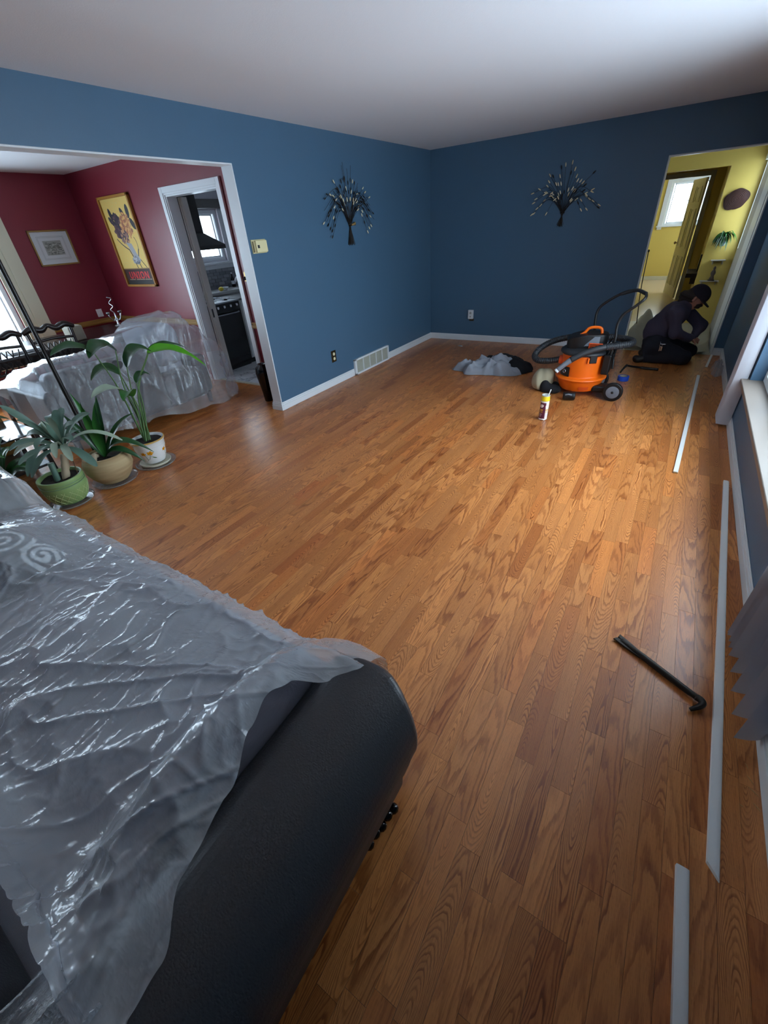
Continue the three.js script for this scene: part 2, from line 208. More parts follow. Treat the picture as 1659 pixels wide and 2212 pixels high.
// right wall with the picture window
const WZ0 = 2.5, WZ1 = 5.05, WY0 = 0.40, WY1 = 2.1, WX = 4.04;
struct('wall_right', merge([span(WX, 4.24, 0, CH, -0.12, WZ0), span(WX, 4.24, 0, WY0, WZ0, WZ1), span(WX, 4.24, WY1, CH, WZ0, WZ1), span(WX, 4.24, 0, CH, WZ1, 8.5)]), M.blue);
struct('wall_added_shade', span(4.24, 6.2, -0.8, 3.0, 6.1, 6.35), mat('#6b4a40', 0.9));  // added wall outside, out of view, keeps sky light off the back wall
struct('wall_near', span(-3.84, 4.24, 0, CH, 8.5, 8.6), M.blue);
function windowUnit(n, axis, at, a0, a1, y0, y1, fw, bars, rails, m, dir) {     // frame, sashes and panes in a wall across x or z
  const B = (u0, u1, v0, v1, d0, d1, r = 0.004) => axis === 'x' ? rspan(Math.min(at + dir * d0, at + dir * d1), Math.max(at + dir * d0, at + dir * d1), v0, v1, u0, u1, r) : rspan(u0, u1, v0, v1, Math.min(at + dir * d0, at + dir * d1), Math.max(at + dir * d0, at + dir * d1), r);
  const root = new THREE.Group(); root.name = n; root.userData = { kind: 'structure' }; scene.add(root);
  under(root, 'window_frame', merge([B(a0, a0 + fw, y0, y1, 0, 0.09), B(a1 - fw, a1, y0, y1, 0, 0.09), B(a0 + fw, a1 - fw, y0, y0 + fw, 0, 0.09), B(a0 + fw, a1 - fw, y1 - fw, y1, 0, 0.09)]), m);
  const ed = [a0 + fw, ...bars, a1 - fw], re = [y0 + fw, ...rails, y1 - fw];
  for (const b of bars) under(root, 'mullion', B(b - fw * 0.5, b + fw * 0.5, y0 + fw, y1 - fw, 0.01, 0.075), m);
  for (const b of rails) under(root, 'sash_rail', B(a0 + fw, a1 - fw, b - fw * 0.4, b + fw * 0.4, 0.02, 0.06), m);
  for (let i = 0; i + 1 < ed.length; i++) for (let j = 0; j + 1 < re.length; j++) {
    const s = 0.022; under(root, 'sash', merge([B(ed[i] + fw * 0.4, ed[i] + fw * 0.4 + s, re[j], re[j + 1], 0.025, 0.055, 0.002), B(ed[i + 1] - fw * 0.4 - s, ed[i + 1] - fw * 0.4, re[j], re[j + 1], 0.025, 0.055, 0.002), B(ed[i] + fw * 0.4, ed[i + 1] - fw * 0.4, re[j], re[j] + s, 0.025, 0.055, 0.002), B(ed[i] + fw * 0.4, ed[i + 1] - fw * 0.4, re[j + 1] - s, re[j + 1], 0.025, 0.055, 0.002)]), m);
    const w = ed[i + 1] - ed[i], h = re[j + 1] - re[j], g = new THREE.PlaneGeometry(w, h); if (axis === 'x') g.rotateY(Math.PI / 2);
    const c = [(ed[i] + ed[i + 1]) / 2, (re[j] + re[j + 1]) / 2]; g.translate(axis === 'x' ? at + dir * 0.04 : c[0], c[1], axis === 'x' ? c[0] : at + dir * 0.04); under(root, 'pane', g, M.pane);
  }
  return root;
}
const win1 = windowUnit('window_1', 'x', 4.12, WZ0, WZ1, WY0 + 0.02, WY1, 0.055, [3.2, 4.35], [], M.white, 1);
under(win1, 'window_sill', merge([rspan(3.985, 4.13, WY0 - 0.012, WY0 + 0.02, WZ0 - 0.06, WZ1 + 0.06, 0.006)]), mat('#7d7268', 0.5));
under(win1, 'window_apron', rspan(4.02, 4.045, WY0 - 0.075, WY0 - 0.012, WZ0 - 0.04, WZ1 + 0.04, 0.005), mat('#7d7268', 0.5));
// baseboards
const bb = (x0, x1, z0, z1, nx, nz) => { const t = [0.014, 0.011, 0.006], ys = [[0, 0.055], [0.055, 0.075], [0.075, 0.088]]; return merge(ys.map(([a, b], i) => nx ? rspan(nx > 0 ? x0 : x0 - t[i], nx > 0 ? x0 + t[i] : x0, a, b, z0, z1, 0.003) : rspan(x0, x1, a, b, nz > 0 ? z0 : z0 - t[i], nz > 0 ? z0 + t[i] : z0, 0.003))); };
struct('baseboard_left', merge([bb(0, 0, 0, 1.405, 1, 0), bb(0, 0, 2.262, JZ, 1, 0)]), M.white);
struct('baseboard_back', bb(0, OX0, 0, 0, 0, 1), M.white);
struct('baseboard_back_corner', bb(OX1, WX, 0, 0, 0, 1), M.trim);
struct('baseboard_right', bb(WX, 0, 0, 8.5, -1, 0), M.trim);
// dining room: red walls, chair rail, doorway to the kitchen, window
const DX = -3.72, RZ = 3.08, DX0 = -1.76, DX1 = -0.885, DH = 2.06;
struct('wall_dining_back', merge([span(DX, DX0, 0, CH, 3.02, RZ), span(DX0, DX1, DH, CH, 3.02, RZ), span(DX1, -0.12, 0, CH, 3.02, RZ)]), M.red);
struct('wall_kitchen_front', merge([span(-3.1, DX0, 0, CH, 2.96, 3.02), span(DX0, DX1, DH, CH, 2.96, 3.02), span(DX1, -0.12, 0, CH, 2.96, 3.02)]), M.kitchenWall);
const W2 = [4.32, 7.3, 0.45, 2.05];
struct('wall_dining_left', merge([span(DX - 0.12, DX, 0, CH, 3.02, W2[0]), span(DX - 0.12, DX, 0, W2[2], W2[0], W2[1]), span(DX - 0.12, DX, W2[3], CH, W2[0], W2[1]), span(DX - 0.12, DX, 0, CH, W2[1], 8.5)]), M.red);
const win2 = windowUnit('window_2', 'x', DX - 0.03, W2[0], W2[1], W2[2], W2[3], 0.05, [5.8], [1.44], M.white, -1);
struct('trim_4', merge([rspan(DX, DX + 0.02, W2[2] - 0.1, W2[3] + 0.1, W2[0] - 0.14, W2[0], 0.004), rspan(DX, DX + 0.03, W2[2] - 0.1, W2[3] + 0.1, W2[0] - 0.3, W2[0] - 0.14, 0.006), rspan(DX, DX + 0.03, W2[3], W2[3] + 0.1, W2[0] - 0.14, W2[1] + 0.14, 0.004), rspan(DX, DX + 0.06, W2[2] - 0.04, W2[2], W2[0] - 0.14, W2[1] + 0.14, 0.004), rspan(DX, DX + 0.02, W2[2] - 0.1, W2[3] + 0.1, W2[1], W2[1] + 0.14, 0.004)]), M.cream);
const railProf = (a, b, ax) => merge([[0.018, 0.71, 0.725], [0.026, 0.725, 0.75], [0.014, 0.75, 0.765], [0.022, 0.765, 0.775]].map(([t, y0, y1]) => ax === 'z' ? rspan(a, b, y0, y1, RZ, RZ + t, 0.003) : rspan(DX, DX + t, y0, y1, a, b, 0.003)));
struct('trim_5', merge([railProf(DX, DX0 - 0.075, 'z'), railProf(DX1 + 0.07, -0.12, 'z'), railProf(RZ, W2[0] - 0.3, 'x')]), M.gold);
const casing = (x0, x1, h, z, w, m, dir = 1) => merge([0, 1].map(i => { const o = i ? 0.018 : 0, e = i ? 0.0015 : 0, q = (p, r) => [z + dir * p, z + dir * r].sort((c, d) => c - d), zz = i ? q(0.0162, 0.024) : q(0, 0.016); return merge([rspan(x0 - w + e, x0 - o, 0, h + w - e, ...zz, 0.003), rspan(x1 + o, x1 + w - e, 0, h + w - e, ...zz, 0.003), rspan(x0 - o, x1 + o, h + o, h + w - e, ...zz, 0.003)]); }));
struct('trim_6', casing(DX0, DX1, DH, RZ, 0.075, M.white), M.white);
struct('trim_7', merge([span(DX0, DX0 + 0.015, 0, DH, 2.955, RZ + 0.005), span(DX1 - 0.015, DX1, 0, DH, 2.955, RZ + 0.005), span(DX0 + 0.015, DX1 - 0.015, DH - 0.015, DH, 2.955, RZ + 0.005)]), M.white);
{ // folded door standing at the left of the kitchen doorway
  const d = new THREE.Group(); d.name = 'door_1'; d.userData = { kind: 'structure' }; scene.add(d);
  under(d, 'door_leaf', rspan(DX0 + 0.018, DX0 + 0.048, 0.012, DH - 0.02, 2.875, 2.95, 0.004), mat('#c4c0b8', 0.5));
  under(d, 'door_leaf', rspan(DX0 + 0.054, DX0 + 0.084, 0.012, DH - 0.02, 2.875, 2.95, 0.004), mat('#c4c0b8', 0.5));
  under(d, 'hinge', rspan(DX0 + 0.084, DX0 + 0.09, 0.78, 0.88, 2.93, 2.955, 0.002), M.darkGrey);
}
// kitchen shell
const KX = -3.0, W3 = [1.39, 2.8, 1.345, 2.0];
struct('wall_kitchen_left', merge([span(KX - 0.12, KX, 0, CH, 0.8, W3[0]), span(KX - 0.12, KX, 0, W3[2], W3[0], W3[1]), span(KX - 0.12, KX, W3[3], CH, W3[0], W3[1]), span(KX - 0.12, KX, 0, CH, W3[1], 3.02)]), M.kitchenWall);
struct('wall_kitchen_back', span(KX - 0.12, -0.12, 0, CH, 0.8, 0.9), M.kitchenWall);
windowUnit('window_3', 'x', KX - 0.03, W3[0], W3[1], W3[2], W3[3], 0.045, [], [], M.white, -1);
struct('trim_8', merge([rspan(KX, KX + 0.02, W3[2] - 0.1, W3[3] + 0.02, W3[0] - 0.13, W3[0], 0.004), rspan(KX, KX + 0.05, W3[2] - 0.05, W3[2] - 0.02, W3[0] - 0.15, W3[1] + 0.1, 0.004), rspan(KX, KX + 0.018, W3[2] - 0.11, W3[2] - 0.05, W3[0] - 0.12, W3[1] + 0.1, 0.004)]), M.white);
// foyer, hall and bedroom
const HZ = -2.0, HX1 = 3.57, HX0 = 2.55, HH = 1.985, BZ = -4.4;
struct('wall_foyer_back', merge([span(1.3, HX0, 0, CH, HZ - 0.1, HZ), span(HX0, HX1, HH, CH, HZ - 0.1, HZ), span(HX1, 3.95, 0, CH, HZ - 0.1, HZ)]), M.yellow);
const W6 = [-1.85, -0.4, 0.7, 2.1];
struct('wall_foyer_left', merge([span(1.3, 1.4, 0, CH, HZ, W6[0]), span(1.3, 1.4, 0, W6[2], W6[0], W6[1]), span(1.3, 1.4, W6[3], CH, W6[0], W6[1]), span(1.3, 1.4, 0, CH, W6[1], -0.12)]), M.yellow);
windowUnit('added_window_6', 'x', 1.37, W6[0], W6[1], W6[2], W6[3], 0.04, [], [], M.white, -1);  // unseen window, added to brighten the foyer from the left
const FD = [-1.93, -1.62, 1.02, 2.0];
struct('wall_foyer_right', merge([span(3.95, 4.03, 0, CH, HZ - 0.1, FD[0]), span(3.95, 4.03, 0, FD[2], FD[0], FD[1]), span(3.95, 4.03, FD[3], CH, FD[0], FD[1]), span(3.95, 4.03, 0, CH, FD[1], -0.12)]), M.greyTrim);
struct('wall_hall_right', span(HX1, HX1 + 0.1, 0, CH, BZ, HZ - 0.1), M.yellow);
struct('wall_hall_left', span(HX0 - 0.1, HX0, 0, CH, BZ, HZ - 0.1), M.yellow);
const BX0 = 2.56, BX1 = 3.36, BH = 1.99;
struct('wall_bedroom_front', merge([span(1.2, BX0, 0, CH, BZ - 0.1, BZ), span(BX0, BX1, BH, CH, BZ - 0.1, BZ), span(BX1, 4.4, 0, CH, BZ - 0.1, BZ)]), M.yellow);
const W4 = [2.62, 3.42, 1.19, 2.06], BW = -7.6;
struct('wall_bedroom_back', merge([span(1.2, W4[0], 0, CH, BW - 0.12, BW), span(W4[0], W4[1], 0, W4[2], BW - 0.12, BW), span(W4[0], W4[1], W4[3], CH, BW - 0.12, BW), span(W4[1], 4.4, 0, CH, BW - 0.12, BW)]), M.yellow);
struct('wall_bedroom_left', span(1.1, 1.2, 0, CH, BW - 0.1, BZ), M.yellow);
const W5 = [-7.0, -5.5, 0.8, 2.05];
struct('wall_bedroom_right', merge([span(4.3, 4.4, 0, CH, BW - 0.1, W5[0]), span(4.3, 4.4, 0, W5[2], W5[0], W5[1]), span(4.3, 4.4, W5[3], CH, W5[0], W5[1]), span(4.3, 4.4, 0, CH, W5[1], BZ)]), M.yellow);
windowUnit('added_window_5', 'x', 4.31, W5[0], W5[1], W5[2], W5[3], 0.045, [], [], M.white, 1);  // out-of-view window added to give the bedroom walls more daylight
windowUnit('window_4', 'z', BW - 0.02, W4[0], W4[1], W4[2], W4[3], 0.045, [], [], M.white, -1);
struct('trim_9', merge([rspan(W4[0] - 0.1, W4[0], W4[2] - 0.08, W4[3] + 0.1, BW, BW + 0.025, 0.004), rspan(W4[1], W4[1] + 0.1, W4[2] - 0.08, W4[3] + 0.1, BW, BW + 0.025, 0.004), rspan(W4[0], W4[1], W4[3], W4[3] + 0.1, BW, BW + 0.025, 0.004), rspan(W4[0] - 0.12, W4[1] + 0.12, W4[2] - 0.03, W4[2], BW, BW + 0.06, 0.004)]), M.white);
struct('trim_10', casing(BX0, BX1, BH, BZ, 0.07, M.greyTrim), M.greyTrim);
struct('baseboard_bedroom', bb(1.2, 4.3, BW, 0, 0, 1), M.cream);
{ // bedroom door, swung open into the bedroom
  const d = new THREE.Group(); d.name = 'door_2'; d.userData = { kind: 'structure' }; scene.add(d); const L = 0.86, H = 1.96, T = 0.036;
  d.position.set(3.325, 0.012, BZ - 0.1); d.rotation.y = Math.atan2(0.84, 0.215) * -1 + Math.PI;   // leaf runs from the hinge towards the window
  const P = M.cream;
  under(d, 'door_leaf', rspan(0, L, 0, H, -T / 2, T / 2, 0.003), P);
  for (const s of [-1, 1]) for (const [x0, x1, y0, y1] of [[0.1, 0.39, 0.18, 0.72], [0.47, 0.76, 0.18, 0.72], [0.1, 0.39, 0.86, 1.5], [0.47, 0.76, 0.86, 1.5], [0.1, 0.39, 1.6, 1.84], [0.47, 0.76, 1.6, 1.84]]) {
    const z = s * T / 2; const zz = (a, b) => [z + s * a, z + s * b].sort((p, q) => p - q);
    under(d, 'door_panel', merge([rspan(x0, x1, y0, y0 + 0.018, ...zz(-0.002, 0.01), 0.003), rspan(x0, x1, y1 - 0.018, y1, ...zz(-0.002, 0.01), 0.003), rspan(x0, x0 + 0.018, y0, y1, ...zz(-0.002, 0.01), 0.003), rspan(x1 - 0.018, x1, y0, y1, ...zz(-0.002, 0.01), 0.003), rspan(x0 + 0.045, x1 - 0.045, y0 + 0.045, y1 - 0.045, ...zz(-0.002, 0.007), 0.004)]), P);
  }
  for (const s of [-1, 1]) under(d, 'door_knob', merge([new THREE.CylinderGeometry(0.026, 0.026, 0.008, 20).rotateX(Math.PI / 2).translate(L - 0.06, 0.93, s * (T / 2 + 0.004)), new THREE.CylinderGeometry(0.01, 0.01, 0.03, 12).rotateX(Math.PI / 2).translate(L - 0.06, 0.93, s * (T / 2 + 0.02)), ell(0.027, 0.027, 0.02, L - 0.06, 0.93, s * (T / 2 + 0.045))]), M.brass);
}
{ // pale entry door in the right wall of the foyer
  const d = new THREE.Group(); d.name = 'door_3'; d.userData = { kind: 'structure' }; scene.add(d);
  under(d, 'door_leaf', merge([rspan(3.935, 3.95, 0.01, 2.0, -1.6, -0.72, 0.004)]), M.greyTrim);
  under(d, 'pane', new THREE.PlaneGeometry(FD[1] - FD[0], FD[3] - FD[2]).rotateY(Math.PI / 2).translate(4.0, (FD[2] + FD[3]) / 2, (FD[0] + FD[1]) / 2), M.pane);
  under(d, 'door_frame', merge([rspan(3.92, 3.95, 0, 2.1, -0.72, -0.13, 0.004), rspan(3.92, 3.95, 2.0, 2.1, -1.95, -0.13, 0.004)]), M.trim);
}

// ---------------------------------------------------------------- sofa in the foreground, its plastic sheet and cushions
const SEATY = 0.47, FZ = 6.2;
{
  const t = thing('sofa', 'large black leather sofa with grey seat cushions under clear plastic', 'sofa', [1.75, 0, 6.7]);
  const armShape = (inner, s) => { const sh = new THREE.Shape(); const X = q => inner + s * q; // q grows outwards
    sh.moveTo(X(0), 0.1); sh.lineTo(X(0), 0.5); sh.bezierCurveTo(X(0.0), 0.585, X(0.06), 0.612, X(0.15), 0.612); sh.bezierCurveTo(X(0.235), 0.612, X(0.275), 0.55, X(0.265), 0.46); sh.bezierCurveTo(X(0.255), 0.4, X(0.21), 0.37, X(0.195), 0.3); sh.lineTo(X(0.185), 0.1); sh.closePath(); return sh; };
  const arm = (inner, s) => { const g = extr(armShape(inner, s), 1.05, 0.028, 5); const p = g.attributes.position; g.translate(0, 0, 6.245); for (let i = 0; i < p.count; i++) { const x = p.getX(i), y = p.getY(i), z = p.getZ(i); const q = (x - inner) * s; const a = sstep(6.42, 6.16, z); p.setZ(i, z + a * 0.10 * sstep(0.52, 0.2, y) * 0 + a * 0.06 * sstep(0.16, 0.32, q)); p.setY(i, y + 0.012 * a * Math.sin(q * 9)); } g.computeVertexNormals(); return uvBox(g); };
  part(t, 'arm', arm(2.82, 1), M.leather);
  part(t, 'arm', arm(0.66, -1), M.leather);
  part(t, 'base_frame', rspan(0.5, 3.0, 0.09, 0.3, 6.22, 7.1, 0.03, 3), M.leather);
  part(t, 'front_roll', sweep([[0.5, 0.2, 6.23], [1.7, 0.2, 6.23], [3.035, 0.2, 6.235]], 0.07, 30, 16), M.leather);
  part(t, 'back_frame', rspan(0.5, 3.02, 0.2, 0.86, 7.2, 7.42, 0.08, 4), M.leather);
  for (const [a, b] of [[0.68, 1.38], [1.385, 2.085], [2.09, 2.79]]) part(t, 'seat_cushion', rspan(a, b, 0.27, SEATY, FZ - 0.02, 7.06, 0.05, 4), M.seatFabric);
  for (const [a, b] of [[0.68, 1.38], [1.385, 2.085], [2.09, 2.79]]) { const g = rspan(a, b, 0, 0.42, -0.09, 0.09, 0.07, 4); g.rotateX(0.2); g.translate(0, SEATY - 0.02, 7.085); part(t, 'back_cushion', g, M.leather); }
  for (const [x, z] of [[2.985, 6.3], [0.55, 6.3], [2.96, 7.2], [0.55, 7.2]]) part(t, 'foot', merge([lathe([[0, 0], [0.022, 0], [0.03, 0.012], [0.024, 0.03], [0.036, 0.045], [0.03, 0.062], [0.04, 0.08], [0.034, 0.1], [0, 0.1]], x, 0, z, 20), ...[0, 1, 2, 3, 4].map(i => ell(0.017, 0.017, 0.017, x + 0.045 - 0.004 * i, 0.03 + 0.014 * (i % 2), z + 0.01 + i * 0.03, 10))]), M.blackGloss);
}
{ // charcoal throw pillow wedged against the right arm
  const g = sdfMesh((x, y, z) => { const u = (x - 2.765) / 0.06, v = (y - 0.515) / 0.145, w = (z - 6.53) / 0.26; const tilt = u - 0.35 * v; const e = Math.pow(Math.abs(v), 3.2) + Math.pow(Math.abs(w), 3.2); const th = Math.sqrt(Math.max(0, 1 - Math.min(1, e))); return (Math.abs(tilt) - th * 0.95 - 0.08) * 0.05 + Math.max(0, e - 1) * 0.05; }, 2.76, 0.52, 6.53, 0.34, 64);
  single('throw_pillow', g, M.pillow, 'charcoal ribbed throw pillow wedged between seat and right sofa arm', 'pillow');
}
{ // black and white scroll pattern pillow at the far end of the sofa
  const tex = canvasTex(512, 512, (c, w, h) => { c.fillStyle = '#3c3f49'; c.fillRect(0, 0, w, h); c.strokeStyle = '#dfe0dc'; c.lineCap = 'round'; for (const [x, y, r, k] of [[150, 160, 120, 1], [380, 180, 110, -1], [260, 400, 130, 1], [60, 430, 90, -1], [470, 430, 90, 1]]) { c.lineWidth = 20; c.beginPath(); for (let a = 0; a < 15; a += 0.1) { const q = r * (1 - a / 17); const X = x + Math.cos(a * k) * q, Y = y + Math.sin(a * k) * q; a ? c.lineTo(X, Y) : c.moveTo(X, Y); } c.stroke(); } c.fillStyle = '#e6e6e0'; c.fillRect(0, 0, w, 18); c.fillRect(0, h - 18, w, 18); });
  const g = surf(30, 30, (u, v) => { const a = (u - 0.5) * 2, b = (v - 0.5) * 2, th = Math.pow(Math.max(0, (1 - a * a * a * a) * (1 - b * b * b * b)), 0.5) * 0.065; return [a * 0.22, th, b * 0.22]; });
  const g2 = surf(30, 30, (u, v) => { const a = (u - 0.5) * 2, b = (v - 0.5) * 2, th = Math.pow(Math.max(0, (1 - a * a * a * a) * (1 - b * b * b * b)), 0.5) * 0.065; return [a * 0.22, -th, b * 0.22]; }, true);
  const q = merge([g, g2]); q.rotateZ(-0.25); q.rotateY(0.2); q.translate(1.24, 0.555, 6.6);
  single('scroll_pillow', q, mat('#ffffff', 0.85, { map: tex }), 'black and white scroll patterned pillow seen through the sofa plastic', 'pillow');
}
{ // thin clear plastic dust sheet over the sofa
  const prof = (x, s) => {         // s: 0 front hem, 1 over the back; returns y, z of a smooth drape
    const arm = Math.max(sstep(2.60, 2.86, x), sstep(0.8, 0.62, x)); const top = lerp(SEATY + 0.035, 0.63, arm);
    const pil = Math.exp(-Math.pow((x - 1.24) / 0.2, 2)); const pil2 = Math.exp(-Math.pow((x - 2.74) / 0.08, 2));
    if (s < 0.22) { const k = s / 0.22; return [lerp(0.12 + 0.05 * Math.sin(x * 5), top - 0.05, Math.pow(k, 0.8)), FZ - 0.06 + 0.035 * k + 0.02 * Math.sin(x * 14 + 2) * (1 - k)]; }
    if (s < 0.3) { const k = (s - 0.22) / 0.08, a = k * Math.PI / 2; return [top - 0.05 + 0.05 * Math.sin(a), FZ + 0.05 - 0.075 * Math.cos(a)]; }
    if (s < 0.72) { const k = (s - 0.3) / 0.42; const z = lerp(FZ + 0.05, 6.95, k); let y = top + 0.035 * Math.sin(k * Math.PI) * (1 - arm) + pil * 0.13 * Math.sin(clamp((z - 6.25) / 0.6) * Math.PI) + pil2 * 0.115 * Math.sin(clamp((z - 6.2) / 0.7) * Math.PI) + 0.012 * arm; if (k > 0.82) y += Math.pow((k - 0.82) / 0.18, 2) * 0.07 * (1 - arm); return [y, z]; }
    const k = (s - 0.72) / 0.28; const y0 = top + 0.07 * (1 - arm) + 0.012 * arm; return [lerp(y0, lerp(0.93, 0.66, sstep(2.74, 2.9, x)), Math.pow(k, 0.9)), lerp(6.95, 7.16, k)];
  };
  const edge = [[0, 2.95], [0.22, 2.955], [0.3, 2.94], [0.345, 2.89], [0.385, 2.815], [0.42, 2.80], [0.465, 2.82], [0.531, 2.868], [0.612, 2.90], [0.666, 2.965], [0.745, 3.0], [1, 3.0]];
  const xr = s => { for (let i = 0; i + 1 < edge.length; i++) if (s <= edge[i + 1][0]) { const k = (s - edge[i][0]) / (edge[i + 1][0] - edge[i][0]); return lerp(edge[i][1], edge[i + 1][1], k * k * (3 - 2 * k)); } return 3; };
  const ridge = (a, b, sd) => { const n = noise2(a, b, sd); return 1 - Math.abs(2 * n - 1); };
  const P = (u, s) => { s *= 0.745; const right = xr(s), x = lerp(0.3, right, u); const [y, z] = prof(x, s); return [x, y, z]; };
  const main = surf(420, 230, (u, s) => {
    const p = P(u, s), e = 0.004, a = P(Math.min(1, u + e), s), b = P(u, Math.min(1, s + e)), a0 = P(Math.max(0, u - e), s), b0 = P(u, Math.max(0, s - e));
    const n = V(a[0] - a0[0], a[1] - a0[1], a[2] - a0[2]).cross(V(b[0] - b0[0], b[1] - b0[1], b[2] - b0[2])).normalize(); if (n.y < 0 && n.z > 0) n.negate(); if (n.y < -0.2) n.negate();
    const x = p[0], w = s * 1.0;
    // long soft folds fan out from the front right corner, short crisp crinkles between them
    const ang = Math.atan2(w - 0.25, 3.15 - x), rad = Math.hypot(w - 0.25, 3.15 - x);
    const wq = fbm(x * 2.5, w * 2.5, 101, 3) * 2.2; let d = Math.pow(ridge(ang * 15 + wq, rad * 1.8 + wq, 5), 7) * 0.011 * sstep(0.1, 0.5, rad) + Math.pow(ridge(x * 4.2 + w * 6 + wq, w * 5 - x * 2.1 - wq, 9), 6) * 0.012;
    d += Math.pow(ridge(x * 11 - w * 9 + wq * 2, w * 6 + x * 4, 23), 6) * 0.008 + Math.pow(ridge(x * 26 + w * 8, w * 24, 31), 4) * 0.0055 * sstep(0.35, 0.65, fbm(x * 3, w * 3, 61, 2)) + Math.pow(ridge(x * 34 + wq * 5, w * 7 + wq, 47), 8) * 0.005 + fbm(x * 60, w * 60, 41, 2) * 0.0012;
    d *= 0.35 + 0.65 * sstep(0.3, 0.6, fbm(x * 1.7, w * 2.2, 77, 2)); d += 0.004;
    return [p[0] + n.x * d, p[1] + n.y * d, p[2] + n.z * d];
  });
  // gathered strip that runs on over the back of the right arm
  const strip = surf(60, 90, (u, v) => { const z = lerp(6.93, 7.3, v), x0 = 2.77 + 0.01 * Math.sin(v * 4), x1 = lerp(2.99, 3.01, fade(v)) + 0.012 * Math.sin(v * 11), x = lerp(x0, x1, u); const y = lerp(0.56 + 0.1 * v, 0.642, sstep(2.73, 2.84, x)) + 0.016 * Math.pow(ridge(x * 34 + v * 1.5, v * 1.6, 7), 3) + 0.008 * Math.pow(ridge(x * 70 - v * 2, v * 3, 17), 3) - 0.05 * sstep(2.97, 3.05, x); return [x, y, z]; });
  const g = merge([main, strip]);
  single('plastic_sheet', g, M.plastic, 'crinkled clear plastic dust sheet draped over the black sofa', 'plastic sheet');
}
// ---------------------------------------------------------------- wall ornaments
function sheaf(t, map, o) {
  const R = rng(o.seed), W = q => map(q[0], q[1], q[2]);
  for (let i = 0; i < o.n; i++) {
    const f = (i + 0.5) / o.n * 2 - 1 + (R() - 0.5) * 0.06; const [ex, ey, droop] = o.tip(f, R); const d = 0.012 + 0.03 * R();
    const base = [o.base[0] + (R() - 0.5) * o.bw + f * o.bw * -0.5, o.base[1] + R() * 0.03, 0.008 + 0.014 * R()], tie = [o.tie[0] + f * 0.018, o.tie[1], 0.01 + 0.014 * R()];
    const m1 = [lerp(tie[0], ex, 0.45), lerp(tie[1], ey, 0.55) + 0.10 * droop, d], pts = [base, tie, m1, [ex, ey, d]].map(W); part(t, 'stem', sweep(pts, 0.0018, 18, 5), M.bronze);
    const curve = new THREE.CatmullRomCurve3(pts.map(p => V(...p)), false, 'centripetal');
    for (const k of o.ears(f, R)) { const q = curve.getPointAt(k), tg = curve.getTangentAt(Math.min(k, 0.995)); const g = new THREE.SphereGeometry(1, 8, 6).scale(0.0085 * o.es, 0.030 * o.es, 0.0085 * o.es); g.applyQuaternion(new THREE.Quaternion().setFromUnitVectors(V(0, 1, 0), tg)); g.translate(q.x, q.y, q.z); part(t, 'wheat_ear', g, R() < o.gold ? M.brassLight : M.bronze); }
  }
  part(t, 'tie', sweep([[-0.022, 0, 0.012], [0, 0.004, 0.034], [0.022, 0, 0.012]].map(q => W([o.tie[0] + q[0], o.tie[1] + q[1], q[2]])), 0.009, 14, 8), M.bronze);
}
{
  const t = thing('wall_sculpture', 'dark metal wheat sheaf wall sculpture with few gilt ears on left blue wall', 'wall art', [0.02, 1.45, 2.06]);
  sheaf(t, (a, b, n) => [n, b, 2.06 - a], { seed: 11, n: 44, base: [0, 1.45], bw: 0.075, tie: [-0.005, 1.655], es: 0.72, gold: 0.25,
    tip: (f, R) => { const a = f * 2.15; const L = 0.30 + 0.12 * R() + (Math.abs(f) < 0.1 ? 0.10 : 0); return [Math.sin(a) * L * 1.2, 1.72 + Math.cos(a) * L * 0.95, Math.abs(f) > 0.5 ? 1.9 : 0.2]; }, ears: (f, R) => [0.58, 0.7, 0.82, 0.985].filter(() => R() < 0.6) });
  part(t, 'bow', merge([ell(0.016, 0.018, 0.016, 0.035, 1.66, 2.0), sweep([[0.02, 1.65, 2.05], [0.035, 1.655, 2.02], [0.035, 1.66, 2.0]], 0.011, 10, 8)]), M.brass);
}
{
  const t = thing('wall_sculpture', 'fan shaped wheat sheaf wall sculpture with many pale gold ears on back wall', 'wall art', [1.88, 1.455, 0.02]);
  sheaf(t, (a, b, n) => [1.88 + a, b, n], { seed: 23, n: 36, base: [-0.01, 1.455], bw: 0.05, tie: [0.0, 1.605], es: 0.78, gold: 0.85,
    tip: (f, R) => { const a = f * 2.05; const L = 0.20 + 0.22 * R(); return [Math.sin(a) * L * 1.05, 1.70 + Math.cos(a) * L * 1.0 + (Math.abs(f) < 0.04 ? 0.12 : 0), Math.abs(f) > 0.6 ? 1.5 : 0.15]; }, ears: (f, R) => [0.56 + 0.1 * R(), 0.75 + 0.1 * R(), 0.985].filter((k, i) => i === 2 || R() < 0.6) });
}
{ // thermostat beside the opening
  const t = thing('thermostat', 'cream wall thermostat beside the white opening edge', 'thermostat', [0.01, 1.48, 3.515]);
  part(t, 'back_plate', rspan(0, 0.012, 1.478, 1.585, 3.43, 3.605, 0.003), mat('#cfc695', 0.5));
  part(t, 'cover', rspan(0.012, 0.036, 1.484, 1.578, 3.435, 3.575, 0.008, 3), mat('#e0d8a8', 0.5));
  part(t, 'display', rspan(0.0355, 0.0375, 1.518, 1.542, 3.535, 3.560, 0.001), M.darkGrey);
  part(t, 'grille', rspan(0.012, 0.03, 1.488, 1.572, 3.578, 3.6, 0.002), mat('#a89e76', 0.6));
}
